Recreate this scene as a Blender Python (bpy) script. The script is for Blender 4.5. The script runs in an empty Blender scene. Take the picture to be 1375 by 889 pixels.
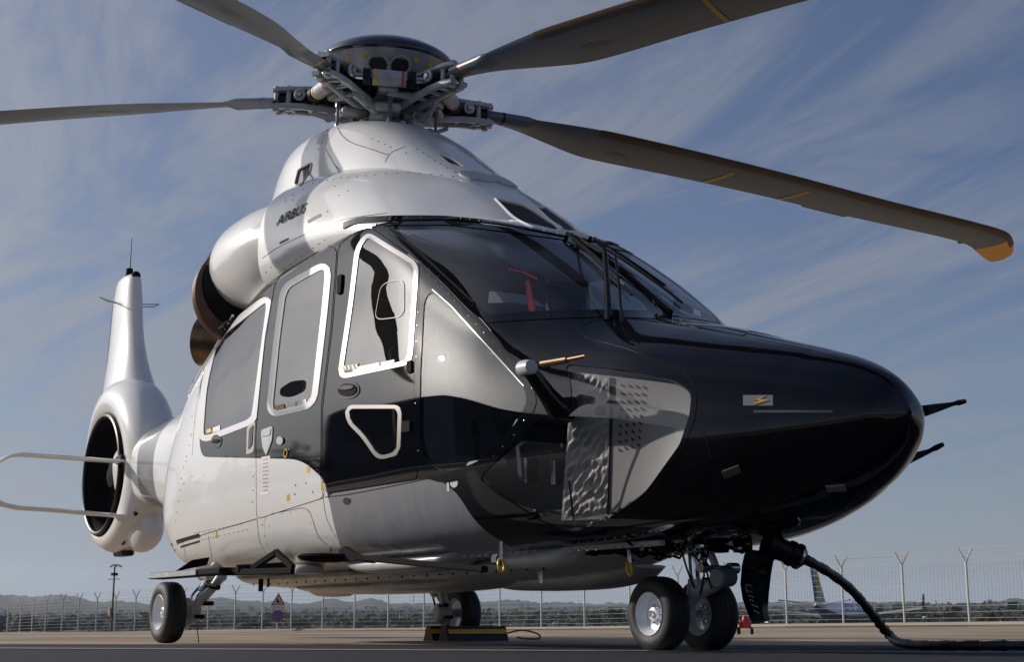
import bpy, bmesh, math, random
import numpy as np
from mathutils import Vector, Matrix
from mathutils.bvhtree import BVHTree
random.seed(7); np.random.seed(7)
scene = bpy.context.scene
COL = scene.collection
R = math.radians

# ------------------------------------------------------------------ camera, sky, sun, exposure
CAM = np.array([9.87, -5.0976, 0.1595]); YAW, PIT, FPX = 2.5713, 0.2024, 1907.1   # FPX in pixels of a 1375 wide frame
PW, PH = 1375.0, 889.0
fw = np.array([math.cos(PIT)*math.cos(YAW), math.cos(PIT)*math.sin(YAW), math.sin(PIT)])
rt = np.array([math.sin(YAW), -math.cos(YAW), 0.0]); up = np.cross(rt, fw)
cam_data = bpy.data.cameras.new('camera'); cam = bpy.data.objects.new('camera', cam_data); COL.objects.link(cam)
cam_data.sensor_width = 36.0; cam_data.lens = FPX/PW*36.0
cam_data.clip_start = 0.05; cam_data.clip_end = 40000
cam.matrix_world = Matrix(((rt[0], up[0], -fw[0], CAM[0]), (rt[1], up[1], -fw[1], CAM[1]), (rt[2], up[2], -fw[2], CAM[2]), (0, 0, 0, 1)))
scene.camera = cam
SUN_AZ, SUN_EL = R(-141), R(22)
SUN = np.array([math.cos(SUN_EL)*math.cos(SUN_AZ), math.cos(SUN_EL)*math.sin(SUN_AZ), math.sin(SUN_EL)])
ld = bpy.data.lights.new('sun', 'SUN'); ld.energy = 3.9; ld.angle = R(0.5); ld.color = (1.0, 0.93, 0.85)
lo = bpy.data.objects.new('sun', ld); COL.objects.link(lo)
lo.rotation_euler = Vector(-SUN).to_track_quat('-Z', 'Y').to_euler()
world = bpy.data.worlds.new('World'); scene.world = world; world.use_nodes = True
wn = world.node_tree; wn.nodes.clear()
def wnode(t, **k):
    n = wn.nodes.new(t)
    for a, b in k.items(): setattr(n, a, b)
    return n
def wl(a, b): wn.links.new(a, b)
sky = wnode('ShaderNodeTexSky', sky_type='NISHITA', sun_disc=False)
sky.sun_elevation = SUN_EL; sky.sun_rotation = math.atan2(SUN[0], SUN[1])
sky.air_density = 1.0; sky.dust_density = 0.6; sky.ozone_density = 2.0
bg = wnode('ShaderNodeBackground'); bg.inputs['Strength'].default_value = 0.075
wo = wnode('ShaderNodeOutputWorld')
# thin high cloud over the sky: wisps stretched across a flat layer
tc = wnode('ShaderNodeTexCoord'); sep = wnode('ShaderNodeSeparateXYZ'); wl(tc.outputs['Generated'], sep.inputs[0])
def wmath(op, a, b=None, c=None):
    n = wnode('ShaderNodeMath', operation=op)
    for i, v in enumerate((a, b, c)):
        if v is None: continue
        if isinstance(v, (int, float)): n.inputs[i].default_value = v
        else: wl(v, n.inputs[i])
    return n.outputs[0]
zc = wmath('ADD', wmath('MAXIMUM', sep.outputs[2], 0.0), 0.10)
comb = wnode('ShaderNodeCombineXYZ'); wl(wmath('DIVIDE', sep.outputs[0], zc), comb.inputs[0]); wl(wmath('DIVIDE', sep.outputs[1], zc), comb.inputs[1])
mp = wnode('ShaderNodeMapping'); wl(comb.outputs[0], mp.inputs[0]); mp.inputs['Rotation'].default_value = (0, 0, R(-54)); mp.inputs['Scale'].default_value = (0.42, 1.9, 1)
n1 = wnode('ShaderNodeTexNoise'); wl(mp.outputs[0], n1.inputs['Vector']); n1.inputs['Scale'].default_value = 1.35; n1.inputs['Detail'].default_value = 9; n1.inputs['Roughness'].default_value = 0.66; n1.inputs['Distortion'].default_value = 0.9
n2 = wnode('ShaderNodeTexNoise'); wl(comb.outputs[0], n2.inputs['Vector']); n2.inputs['Scale'].default_value = 0.42; n2.inputs['Detail'].default_value = 3
cr = wnode('ShaderNodeMapRange'); cr.inputs['From Min'].default_value = 0.42; cr.inputs['From Max'].default_value = 0.66; wl(n1.outputs['Fac'], cr.inputs['Value'])
cr2 = wnode('ShaderNodeMapRange'); cr2.inputs['From Min'].default_value = 0.30; cr2.inputs['From Max'].default_value = 0.60; cr2.inputs['To Min'].default_value = 0.35; wl(n2.outputs['Fac'], cr2.inputs['Value'])
dts = wnode('ShaderNodeVectorMath', operation='DOT_PRODUCT'); wl(tc.outputs['Generated'], dts.inputs[0]); dts.inputs[1].default_value = tuple(SUN)
cf = wmath('MULTIPLY', wmath('ADD', cr.outputs[0], wmath('MULTIPLY', wmath('MAXIMUM', dts.outputs['Value'], 0.0), 0.45)), wmath('ADD', cr2.outputs[0], wmath('MULTIPLY', wmath('MAXIMUM', dts.outputs['Value'], 0.0), 0.5)))
cf = wmath('MINIMUM', cf, 1.0)
tint = wnode('ShaderNodeMix', data_type='RGBA', blend_type='MULTIPLY'); tint.inputs[0].default_value = 1.0
wl(sky.outputs[0], tint.inputs[6]); tint.inputs[7].default_value = (0.68, 0.75, 0.97, 1)
mixc = wnode('ShaderNodeMix', data_type='RGBA'); wl(wmath('ADD', wmath('MULTIPLY', wmath('MULTIPLY', cf, 0.95), wmath('SUBTRACT', 1.0, wmath('MULTIPLY', wmath('MAXIMUM', sep.outputs[2], 0.0), 0.75))), 0.03), mixc.inputs[0])
wl(tint.outputs[2], mixc.inputs[6])
gl_ = wmath('POWER', wmath('MAXIMUM', dts.outputs['Value'], 0.0), 5.0)
cmx = wnode('ShaderNodeMix', data_type='RGBA'); wl(gl_, cmx.inputs[0]); cmx.inputs[6].default_value = (3.35, 3.6, 4.3, 1); cmx.inputs[7].default_value = (13, 12.4, 11.8, 1); wl(cmx.outputs[2], mixc.inputs[7])
gl2 = wmath('MULTIPLY', wmath('POWER', wmath('MAXIMUM', dts.outputs['Value'], 0.0), 130.0), 1.0)
add = wnode('ShaderNodeMix', data_type='RGBA', blend_type='ADD'); wl(gl2, add.inputs[0]); add.inputs[7].default_value = (45, 42, 38, 1)
wl(mixc.outputs[2], add.inputs[6]); hz_ = wnode('ShaderNodeMix', data_type='RGBA'); wl(wmath('MULTIPLY', wmath('POWER', wmath('SUBTRACT', 1.0, wmath('MAXIMUM', sep.outputs[2], 0.0)), 9.0), 0.62), hz_.inputs[0]); wl(add.outputs[2], hz_.inputs[6]); hz_.inputs[7].default_value = (4.0, 4.7, 5.2, 1)
add2 = wnode('ShaderNodeMix', data_type='RGBA', blend_type='ADD'); wl(wmath('POWER', wmath('MAXIMUM', dts.outputs['Value'], 0.0), 12.0), add2.inputs[0]); add2.inputs[7].default_value = (17, 16.2, 15, 1); wl(hz_.outputs[2], add2.inputs[6]); wl(add2.outputs[2], bg.inputs['Color']); wl(bg.outputs[0], wo.inputs['Surface'])
scene.view_settings.view_transform = 'Standard'; scene.view_settings.look = 'None'
scene.view_settings.exposure = 0.0; scene.view_settings.gamma = 1.0
scene.render.resolution_x, scene.render.resolution_y = 1024, 663

# ------------------------------------------------------------------ materials
MATS = {}
def mat(name, col=(0.5, 0.5, 0.5), rough=0.5, metal=0.0, coat=0.0, var=0.0, vscale=8.0, bump=0.0, bscale=40.0, rvar=0.0, spec=None, stretch=None, col2=None):
    if name in MATS: return MATS[name]
    m = bpy.data.materials.new(name); m.use_nodes = True; nt = m.node_tree; b = nt.nodes['Principled BSDF']
    b.inputs['Base Color'].default_value = (*col, 1); b.inputs['Roughness'].default_value = rough; b.inputs['Metallic'].default_value = metal
    b.inputs['Coat Weight'].default_value = coat; b.inputs['Coat Roughness'].default_value = 0.02
    if spec is not None: b.inputs['Specular IOR Level'].default_value = spec
    if var or bump or rvar:
        t = nt.nodes.new('ShaderNodeTexCoord'); mpn = nt.nodes.new('ShaderNodeMapping'); nt.links.new(t.outputs['Object'], mpn.inputs[0])
        if stretch: mpn.inputs['Scale'].default_value = stretch
    if var or rvar:
        n = nt.nodes.new('ShaderNodeTexNoise'); n.inputs['Scale'].default_value = vscale; n.inputs['Detail'].default_value = 6; n.inputs['Roughness'].default_value = 0.6
        nt.links.new(mpn.outputs[0], n.inputs['Vector'])
    if var:
        mx = nt.nodes.new('ShaderNodeMix'); mx.data_type = 'RGBA'
        mr = nt.nodes.new('ShaderNodeMapRange'); mr.inputs['From Min'].default_value = 0.3; mr.inputs['From Max'].default_value = 0.7
        nt.links.new(n.outputs['Fac'], mr.inputs['Value']); nt.links.new(mr.outputs[0], mx.inputs[0])
        c2 = col2 if col2 else tuple(c*(1-var) for c in col)
        mx.inputs[6].default_value = (*col, 1); mx.inputs[7].default_value = (*c2, 1)
        nt.links.new(mx.outputs[2], b.inputs['Base Color'])
    if rvar:
        mr = nt.nodes.new('ShaderNodeMapRange'); mr.inputs['To Min'].default_value = max(0, rough-rvar); mr.inputs['To Max'].default_value = rough+rvar
        nt.links.new(n.outputs['Fac'], mr.inputs['Value']); nt.links.new(mr.outputs[0], b.inputs['Roughness'])
    if bump:
        n2_ = nt.nodes.new('ShaderNodeTexNoise'); n2_.inputs['Scale'].default_value = bscale; n2_.inputs['Detail'].default_value = 5
        nt.links.new(mpn.outputs[0], n2_.inputs['Vector'])
        bn = nt.nodes.new('ShaderNodeBump'); bn.inputs['Strength'].default_value = bump; bn.inputs['Distance'].default_value = 0.02
        nt.links.new(n2_.outputs['Fac'], bn.inputs['Height']); nt.links.new(bn.outputs[0], b.inputs['Normal'])
    MATS[name] = m; return m
def glass_mat(name, tint_, refl=1.5, rough=0.0, bump=0.0):
    if name in MATS: return MATS[name]
    m = bpy.data.materials.new(name); m.use_nodes = True; nt = m.node_tree; nt.nodes.clear()
    o = nt.nodes.new('ShaderNodeOutputMaterial'); mx = nt.nodes.new('ShaderNodeMixShader')
    tr = nt.nodes.new('ShaderNodeBsdfTransparent'); tr.inputs[0].default_value = (*tint_, 1)
    gl = nt.nodes.new('ShaderNodeBsdfGlossy'); gl.inputs['Roughness'].default_value = rough; gl.inputs[0].default_value = (1, 1, 1, 1)
    fr = nt.nodes.new('ShaderNodeFresnel'); fr.inputs[0].default_value = refl
    # a thin pane reflects the same from both sides: undo the node's inversion of the index on back faces
    ge = nt.nodes.new('ShaderNodeNewGeometry'); k1 = nt.nodes.new('ShaderNodeMath'); k1.operation = 'MULTIPLY_ADD'; nt.links.new(ge.outputs['Backfacing'], k1.inputs[0]); k1.inputs[1].default_value = -2.0; k1.inputs[2].default_value = 1.0
    k2 = nt.nodes.new('ShaderNodeMath'); k2.operation = 'POWER'; k2.inputs[0].default_value = refl; nt.links.new(k1.outputs[0], k2.inputs[1]); nt.links.new(k2.outputs[0], fr.inputs[0])
    if bump:
        t = nt.nodes.new('ShaderNodeTexCoord'); n = nt.nodes.new('ShaderNodeTexNoise'); n.inputs['Scale'].default_value = 1.6; n.inputs['Detail'].default_value = 0
        nt.links.new(t.outputs['Object'], n.inputs['Vector']); bn = nt.nodes.new('ShaderNodeBump'); bn.inputs['Strength'].default_value = bump; bn.inputs['Distance'].default_value = 0.1
        nt.links.new(n.outputs['Fac'], bn.inputs['Height']); nt.links.new(bn.outputs[0], gl.inputs['Normal']); nt.links.new(bn.outputs[0], fr.inputs['Normal'])
    nt.links.new(fr.outputs[0], mx.inputs[0]); nt.links.new(tr.outputs[0], mx.inputs[1]); nt.links.new(gl.outputs[0], mx.inputs[2])
    nt.links.new(mx.outputs[0], o.inputs['Surface']); MATS[name] = m; return m

WHITE = mat('white_gloss_paint', (0.78, 0.78, 0.775), 0.22, coat=0.6, rvar=0.05, vscale=2)
BLACK = mat('black_gloss_paint', (0.0025, 0.003, 0.005), 0.05, spec=0.45, rvar=0.02, vscale=6)
GREYFILM = mat('grey_protective_film', (0.235, 0.245, 0.265), 0.25, coat=0.3, var=0.06, vscale=2, bump=0.45, bscale=3.0, stretch=(1.6, 1, .7))
FRAMEW = mat('pale_seal_paint', (0.72, 0.72, 0.71), 0.3, coat=0.4)
FRAMEG = mat('beige_metal_trim', (0.45, 0.43, 0.40), 0.25, metal=0.6)
DARK = mat('dark_interior', (0.02, 0.021, 0.024), 0.6)
RUBBER = mat('tyre_rubber', (0.012, 0.012, 0.013), 0.65, var=0.5, vscale=14, bump=0.1, bscale=60, rvar=0.1)
SEAL = mat('black_rubber_seal', (0.006, 0.006, 0.007), 0.4, spec=0.25)
STEEL = mat('bare_steel', (0.55, 0.54, 0.52), 0.22, metal=1.0)
CHROME = mat('polished_rod', (0.8, 0.79, 0.76), 0.07, metal=1.0)
GREYM = mat('grey_painted_metal', (0.44, 0.48, 0.51), 0.42, metal=0.0, coat=0.25, var=0.35, vscale=9, rvar=0.1)
LGREY = mat('light_grey_gear_paint', (0.52, 0.53, 0.53), 0.35, coat=0.3, var=0.25, vscale=12)
BLADE = mat('grey_green_blade_paint', (0.105, 0.13, 0.155), 0.36, var=0.12, vscale=3, rvar=0.08, stretch=(0.3, 3, 1))
EROS = mat('bronze_erosion_strip', (0.12, 0.08, 0.05), 0.4, metal=0.4, var=0.3, vscale=6)
ORANGE = mat('orange_paint', (1.0, 0.42, 0.02), 0.4)
YELLOW = mat('yellow_paint', (0.70, 0.42, 0.02), 0.4)
RED = mat('red_paint', (0.55, 0.03, 0.03), 0.4)
BLUEP = mat('blue_paint', (0.03, 0.08, 0.35), 0.4)
NAVY = mat('navy_cap_paint', (0.008, 0.009, 0.03), 0.1, coat=1.0)
BROWN = mat('brown_intake_mesh', (0.10, 0.055, 0.035), 0.5, metal=0.4)
EXHAUST = mat('heated_exhaust_metal', (0.25, 0.17, 0.10), 0.3, metal=1.0, var=0.5, vscale=6)
WHEELW = mat('white_wheel_enamel', (0.72, 0.75, 0.80), 0.3, coat=0.4)
BLACKM = mat('black_satin_metal', (0.008, 0.008, 0.010), 0.8, spec=0.1)
BELLYW = mat('belly_paint_dirty', (0.75, 0.75, 0.72), 0.4, coat=0.2, var=0.35, vscale=6, col2=(0.55, 0.50, 0.43))
GLASS = glass_mat('windscreen_glass', (0.50, 0.54, 0.60), 1.7)
GLASSD = glass_mat('tinted_cabin_glass', (0.34, 0.34, 0.36), 2.3, bump=0.16)
GLASSC = glass_mat('clear_side_glass', (0.84, 0.86, 0.88), 1.85)
GLASSN = glass_mat('chin_glass', (0.72, 0.73, 0.75), 1.6)
TEXTM = mat('grey_lettering', (0.035, 0.037, 0.045), 0.6, spec=0.2)
WPRINT = mat('white_print', (0.7, 0.7, 0.7), 0.4)
STICK = mat('pale_sticker', (0.75, 0.73, 0.70), 0.4)

# ------------------------------------------------------------------ object helpers
def tag(o, label=None, cat=None, group=None, kind=None):
    if label: o['label'] = label
    if cat: o['category'] = cat
    if group: o['group'] = group
    if kind: o['kind'] = kind
    return o
def empty(name, loc=(0, 0, 0), label=None, cat=None, group=None, parent=None, rz=0):
    o = bpy.data.objects.new(name, None); COL.objects.link(o); o.location = loc; o.rotation_euler = (0, 0, rz); o.empty_display_size = 0.2
    if parent: o.parent = parent
    return tag(o, label, cat, group)
def link_mesh(name, me, parent=None):
    o = bpy.data.objects.new(name, me); COL.objects.link(o)
    if parent: o.parent = parent
    return o
def ortho(d):
    d = np.asarray(d, float); d = d/np.linalg.norm(d)
    a = np.array([0, 0, 1.0]) if abs(d[2]) < 0.9 else np.array([1.0, 0, 0])
    u = np.cross(a, d); u /= np.linalg.norm(u); return d, u, np.cross(d, u)
class MB:
    def __init__(s): s.V = []; s.F = []; s.M = []; s.mi = 0; s.K = []
    def add(s, V, F):
        k = len(s.V); s.K.append((k, len(s.F))); s.V += [tuple(map(float, v)) for v in V]; s.F += [tuple(i+k for i in f) for f in F]; s.M += [s.mi]*len(F); return s
    def box(s, c, sz, rot=None, bev=0.0):
        c = np.asarray(c, float); h = np.asarray(sz, float)/2
        bev = min(bev, min(h)*0.9)
        if bev <= 0:
            P = np.array([[x, y, z] for x in (-1, 1) for y in (-1, 1) for z in (-1, 1)], float)*h
            F = [(0, 1, 3, 2), (4, 6, 7, 5), (0, 4, 5, 1), (2, 3, 7, 6), (0, 2, 6, 4), (1, 5, 7, 3)]
        else:
            P = []; idx = {}
            for x in (-1, 1):
                for y in (-1, 1):
                    for z in (-1, 1):
                        for a in range(3):
                            q = np.array([x, y, z], float)*(h-bev); q[a] = (x, y, z)[a]*h[a]; idx[(x, y, z, a)] = len(P); P.append(q)
            P = np.array(P); F = []
            for a in range(3):
                b, c_ = (a+1) % 3, (a+2) % 3
                for sg in (-1, 1):
                    f = []
                    for (u_, v_) in ((-1, -1), (1, -1), (1, 1), (-1, 1)):
                        k = [0, 0, 0]; k[a] = sg; k[b] = u_; k[c_] = v_; f.append(idx[(*k, a)])
                    F.append(tuple(f if sg > 0 else f[::-1]))
                for s1 in (-1, 1):
                    for s2 in (-1, 1):
                        k0 = [0, 0, 0]; k0[b] = s1; k0[c_] = s2; k0[a] = -1; k1 = list(k0); k1[a] = 1
                        f = [idx[(*k0, b)], idx[(*k1, b)], idx[(*k1, c_)], idx[(*k0, c_)]]
                        F.append(tuple(f if s1*s2 < 0 else f[::-1]))
            for x in (-1, 1):
                for y in (-1, 1):
                    for z in (-1, 1):
                        f = [idx[(x, y, z, 0)], idx[(x, y, z, 1)], idx[(x, y, z, 2)]]
                        F.append(tuple(f if x*y*z > 0 else f[::-1]))
        if rot is not None: P = P@np.asarray(rot).T
        return s.add(P+c, F)
    def cyl(s, p0, p1, r0, r1=None, n=12, caps=True):
        r1 = r0 if r1 is None else r1; p0 = np.asarray(p0, float); p1 = np.asarray(p1, float); d, u, v = ortho(p1-p0)
        return s.rings([p0, p1], [r0, r1], u, v, n, caps)
    def rings(s, C, Rr, u, v, n, caps=True, flat=1.0):
        V = []; F = []
        for c, r in zip(C, Rr):
            for k in range(n):
                a = 2*math.pi*k/n; V.append(np.asarray(c)+r*(math.cos(a)*u+flat*math.sin(a)*v))
        m = len(C)
        for i in range(m-1):
            for k in range(n):
                k2 = (k+1) % n; F.append((i*n+k, i*n+k2, (i+1)*n+k2, (i+1)*n+k))
        if caps: F.append(tuple(range(n))[::-1]); F.append(tuple((m-1)*n+k for k in range(n)))
        return s.add(V, F)
    def lathe(s, p, d, prof, n=24, caps=True, flat=1.0):
        d, u, v = ortho(d); return s.rings([np.asarray(p)+d*a for a, _ in prof], [max(r, 1e-4) for _, r in prof], u, v, n, caps, flat)
    def tube(s, pts, r, n=8, caps=True):
        pts = [np.asarray(p, float) for p in pts]; V = []; F = []; m = len(pts); rr = r if hasattr(r, '__len__') else [r]*m
        t0 = pts[1]-pts[0]; _, u, v = ortho(t0)
        for i, p in enumerate(pts):
            t = pts[min(i+1, m-1)]-pts[max(i-1, 0)]; t = t/np.linalg.norm(t)
            u = u-t*(u@t); u /= np.linalg.norm(u); v = np.cross(t, u)
            for k in range(n):
                a = 2*math.pi*k/n; V.append(p+rr[i]*(math.cos(a)*u+math.sin(a)*v))
        for i in range(m-1):
            for k in range(n): k2 = (k+1) % n; F.append((i*n+k, i*n+k2, (i+1)*n+k2, (i+1)*n+k))
        if caps: F.append(tuple(range(n))[::-1]); F.append(tuple((m-1)*n+k for k in range(n)))
        return s.add(V, F)
    def prism(s, poly, vec):
        n = len(poly); a = [np.asarray(p, float) for p in poly]; v = np.asarray(vec, float)
        nn = sum((np.cross(a[i]-a[0], a[(i+1) % n]-a[0]) for i in range(n)), np.zeros(3))
        if nn@v > 0: a = a[::-1]
        F = [tuple(range(n)), tuple(range(2*n-1, n-1, -1))]+[(i, i+n, (i+1) % n+n, (i+1) % n) for i in range(n)]
        return s.add(a+[p+v for p in a], F)
    def ball(s, c, r, n=12, m=8, sc=(1, 1, 1)):
        V = []; F = []
        for i in range(m+1):
            t = math.pi*i/m
            for k in range(n):
                a = 2*math.pi*k/n; V.append((c[0]+r*sc[0]*math.sin(t)*math.cos(a), c[1]+r*sc[1]*math.sin(t)*math.sin(a), c[2]+r*sc[2]*math.cos(t)))
        for i in range(m):
            for k in range(n): F.append((i*n+k, (i+1)*n+k, (i+1)*n+(k+1) % n, i*n+(k+1) % n))
        return s.add(V, F)
    def torus(s, c, d, Rm, r, n=24, m=10, arc=(0, 2*math.pi)):
        d, u, v = ortho(d); full = arc[1]-arc[0] > 6.28; k = n if full else n+1
        pts = [np.asarray(c)+Rm*(math.cos(a)*u+math.sin(a)*v) for a in np.linspace(arc[0], arc[1], n+1)]
        if not full: return s.tube(pts, r, m)
        V = []; F = []
        for i in range(n):
            a = 2*math.pi*i/n; e = math.cos(a)*u+math.sin(a)*v
            for j in range(m): b = 2*math.pi*j/m; V.append(np.asarray(c)+e*(Rm+r*math.cos(b))+d*r*math.sin(b))
        for i in range(n):
            for j in range(m): F.append((i*m+j, ((i+1) % n)*m+j, ((i+1) % n)*m+(j+1) % m, i*m+(j+1) % m))
        return s.add(V, F)
    def mesh(s, name, mats, sharp=35, off=None):
        me = bpy.data.meshes.new(name); V = s.V if off is None else [tuple(np.subtract(v, off)) for v in s.V]
        me.from_pydata(V, [], s.F)
        for m in (mats if isinstance(mats, (list, tuple)) else [mats]): me.materials.append(m)
        if isinstance(mats, (list, tuple)): me.polygons.foreach_set('material_index', s.M)
        me.polygons.foreach_set('use_smooth', [True]*len(s.F)); me.set_sharp_from_angle(angle=R(sharp)); me.update(); return me
    def each(s, name, mats, parent=None, sharp=35):      # one object for each piece that was added
        out = []
        for i, (kv, kf) in enumerate(s.K):
            ev, ef = s.K[i+1] if i+1 < len(s.K) else (len(s.V), len(s.F)); m = MB(); m.V = s.V[kv:ev]; m.F = [tuple(j-kv for j in f) for f in s.F[kf:ef]]; m.M = s.M[kf:ef]; out.append(m.build(name, mats, parent, sharp))
        return out
    def build(s, name, mats, parent=None, sharp=35, label=None, off=None, **kw):
        o = link_mesh(name, s.mesh(name, mats, sharp, off), parent); return tag(o, label, **kw)

# ------------------------------------------------------------------ pixel <-> world, used to read positions of details off the fuselage surface
def to_px(P):
    d = P-CAM; z = d@fw; return np.stack([PW/2+FPX*(d@rt)/z, PH/2-FPX*(d@up)/z], -1)
def ray(px, py): d = fw*FPX+rt*(px-PW/2)-up*(py-PH/2); return d/np.linalg.norm(d)
def on_plane(px, py, ax, val): d = ray(px, py); return CAM+d*((val-CAM[ax])/d[ax])

# ------------------------------------------------------------------ lofted skins: a grid of stations, smoothed both ways
def cr_curve(P, per):     # centripetal catmull-rom through P (n,k) -> per samples each span
    P = np.asarray(P, float); n = len(P)
    P0 = np.vstack([2*P[0]-P[1], P, 2*P[-1]-P[-2]])
    out = []
    for i in range(n-1):
        a, b, c, d = P0[i], P0[i+1], P0[i+2], P0[i+3]
        t = [0]
        for p, q in ((a, b), (b, c), (c, d)): t.append(t[-1]+max(np.linalg.norm(p-q), 1e-6)**0.5)
        ts = np.linspace(t[1], t[2], per, endpoint=False)[:, None]
        if np.linalg.norm(b-c) < 1e-7: out.append(np.repeat(b[None], per, 0)); continue
        A1 = (t[1]-ts)/(t[1]-t[0])*a+(ts-t[0])/(t[1]-t[0])*b; A2 = (t[2]-ts)/(t[2]-t[1])*b+(ts-t[1])/(t[2]-t[1])*c; A3 = (t[3]-ts)/(t[3]-t[2])*c+(ts-t[2])/(t[3]-t[2])*d
        B1 = (t[2]-ts)/(t[2]-t[0])*A1+(ts-t[0])/(t[2]-t[0])*A2; B2 = (t[3]-ts)/(t[3]-t[1])*A2+(ts-t[1])/(t[3]-t[1])*A3
        out.append((t[2]-ts)/(t[2]-t[1])*B1+(ts-t[1])/(t[2]-t[1])*B2)
    out.append(P[-1][None]); return np.vstack(out)
def pchip_cols(X, Yv, xs):   # monotone-ish cubic per column
    X = np.asarray(X, float); Yv = np.asarray(Yv, float); n = len(X); h = np.diff(X); dl = np.diff(Yv, axis=0)/h[:, None]
    m = np.zeros_like(Yv); m[0] = dl[0]; m[-1] = dl[-1]
    for i in range(1, n-1):
        w1, w2 = 2*h[i]+h[i-1], h[i]+2*h[i-1]; same = dl[i-1]*dl[i] > 0
        with np.errstate(divide='ignore', invalid='ignore'):
            hm = (w1+w2)/(w1/dl[i-1]+w2/dl[i])
        m[i] = np.where(same, hm, 0)
        # softer than strict pchip: average with plain slope
        pl = (dl[i-1]*h[i]+dl[i]*h[i-1])/(h[i]+h[i-1]); m[i] = 0.35*m[i]+0.65*pl
    k = np.clip(np.searchsorted(X, xs)-1, 0, n-2); t = ((xs-X[k])/h[k])[:, None]; hh = h[k][:, None]
    return (2*t**3-3*t**2+1)*Yv[k]+(t**3-2*t**2+t)*hh*m[k]+(-2*t**3+3*t**2)*Yv[k+1]+(t**3-t**2)*hh*m[k+1]
def loft(stations, nx, per, xs=None):
    """stations: list of (x, [(y,z)...half from bottom to top]) ; mirrored about y=0; returns V grid, normals, quads"""
    X = np.array([s[0] for s in stations]); secs = []
    for x, pts in stations:
        h = np.array([(-y, z) for y, z in pts]); full = np.vstack([h, np.stack([-h[-2::-1, 0], h[-2::-1, 1]], 1)])
        c = cr_curve(np.vstack([[h[1]*[-1, 1]], full, [[-full[-2][0], full[-2][1]]]]) , per)
        c = c[per:-per] ; secs.append(c.ravel())
    o = np.argsort(X); X = X[o]; secs = np.array(secs)[o]
    if xs is None: xs = np.linspace(X[0], X[-1], nx)
    G = pchip_cols(X, secs, xs).reshape(len(xs), -1, 2); nu = G.shape[1]
    P = np.zeros((len(xs), nu, 3)); P[..., 0] = xs[:, None]; P[..., 1:] = G
    du = np.gradient(P, axis=1); dx = np.gradient(P, xs, axis=0); N = np.cross(dx, du); L = np.linalg.norm(N, axis=2, keepdims=True)
    N = N/np.maximum(L, 1e-9); 
    return P, N
def grid_surf(P, N):
    nx, nu = P.shape[:2]; i, j = np.meshgrid(np.arange(nx-1), np.arange(nu-1), indexing='ij')
    a = i*nu+j; b = a+1; c = a+nu+1; d = a+nu
    F = np.concatenate([np.stack([a, d, c], -1).reshape(-1, 3), np.stack([a, c, b], -1).reshape(-1, 3)])
    A = np.concatenate([P.reshape(-1, 3), N.reshape(-1, 3)], 1)
    Q = A[F[:, 0], :3]; nn = np.cross(A[F[:, 1], :3]-Q, A[F[:, 2], :3]-Q); 
    flip = (nn*(A[F[:, 0], 3:6]+A[F[:, 1], 3:6]+A[F[:, 2], 3:6])).sum(1) < 0; F[flip] = F[flip][:, ::-1]
    return {'A': A, 'F': F, 'M': np.zeros(len(F), int)}
def prep(S):     # px, py of the starboard mirror image of each vertex, + facing
    P = S['A'][:, :3].copy(); N = S['A'][:, 3:6].copy(); sg = np.where(P[:, 1] > 0, -1.0, 1.0)
    N[:, 1] *= sg; P[:, 1] *= sg; q = to_px(P); d = CAM-P; fc = (N*d).sum(1)/np.linalg.norm(d, axis=1)
    S['A'] = np.concatenate([S['A'], q, fc[:, None]], 1); return S
def clip(S, v):
    A, F, M = S['A'], S['F'], S['M']; v = np.where(np.abs(v) < 1e-6, 1e-6, v); s = v < 0; n = s[F].sum(1)
    FF = F.copy()
    one = (n == 1); two = (n == 2)
    for flag, want in ((one, True), (two, False)):
        idx = np.where(flag)[0]; sel = s[F[idx]] == want; k = sel.argmax(1); FF[idx] = F[idx][np.arange(len(idx))[:, None], (k[:, None]+np.arange(3)) % 3]
    mix = np.where(one | two)[0]; T = FF[mix]
    E = np.concatenate([T[:, [0, 1]], T[:, [0, 2]]]); Es = np.sort(E, 1); U, inv = np.unique(Es, axis=0, return_inverse=True); inv = inv.ravel()
    t = (v[U[:, 0]]/(v[U[:, 0]]-v[U[:, 1]]))[:, None]; NV = A[U[:, 0]]*(1-t)+A[U[:, 1]]*t; NV[:, 3:6] /= np.maximum(np.linalg.norm(NV[:, 3:6], axis=1, keepdims=True), 1e-9)
    A2 = np.vstack([A, NV]); m = len(mix); ab = len(A)+inv[:m]; ac = len(A)+inv[m:]
    tri = np.stack([T[:, 0], ab, ac], 1); q1 = np.stack([ab, T[:, 1], T[:, 2]], 1); q2 = np.stack([ab, T[:, 2], ac], 1)
    o = one[mix]; mm = M[mix]
    def comp(F_, M_):
        u, i = np.unique(F_.ravel(), return_inverse=True); return {'A': A2[u], 'F': i.reshape(-1, 3), 'M': M_}
    Fin = np.concatenate([F[n == 3], tri[o], q1[~o], q2[~o]]); Min = np.concatenate([M[n == 3], mm[o], mm[~o], mm[~o]])
    Fo = np.concatenate([F[n == 0], tri[~o], q1[o], q2[o]]); Mo = np.concatenate([M[n == 0], mm[~o], mm[o], mm[o]])
    return comp(Fin, Min), comp(Fo, Mo)
def join(*Ss):
    k = 0; As = []; Fs = []; Ms = []
    for s in Ss: As.append(s['A']); Fs.append(s['F']+k); Ms.append(s['M']); k += len(s['A'])
    A = np.vstack(As); F = np.vstack(Fs); M = np.concatenate(Ms)
    u, i, inv = np.unique(np.round(A[:, :3], 6), axis=0, return_index=True, return_inverse=True); F = inv.ravel()[F]
    ok = (F[:, 0] != F[:, 1]) & (F[:, 1] != F[:, 2]) & (F[:, 0] != F[:, 2]); return {'A': A[i], 'F': F[ok], 'M': M[ok]}
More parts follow.
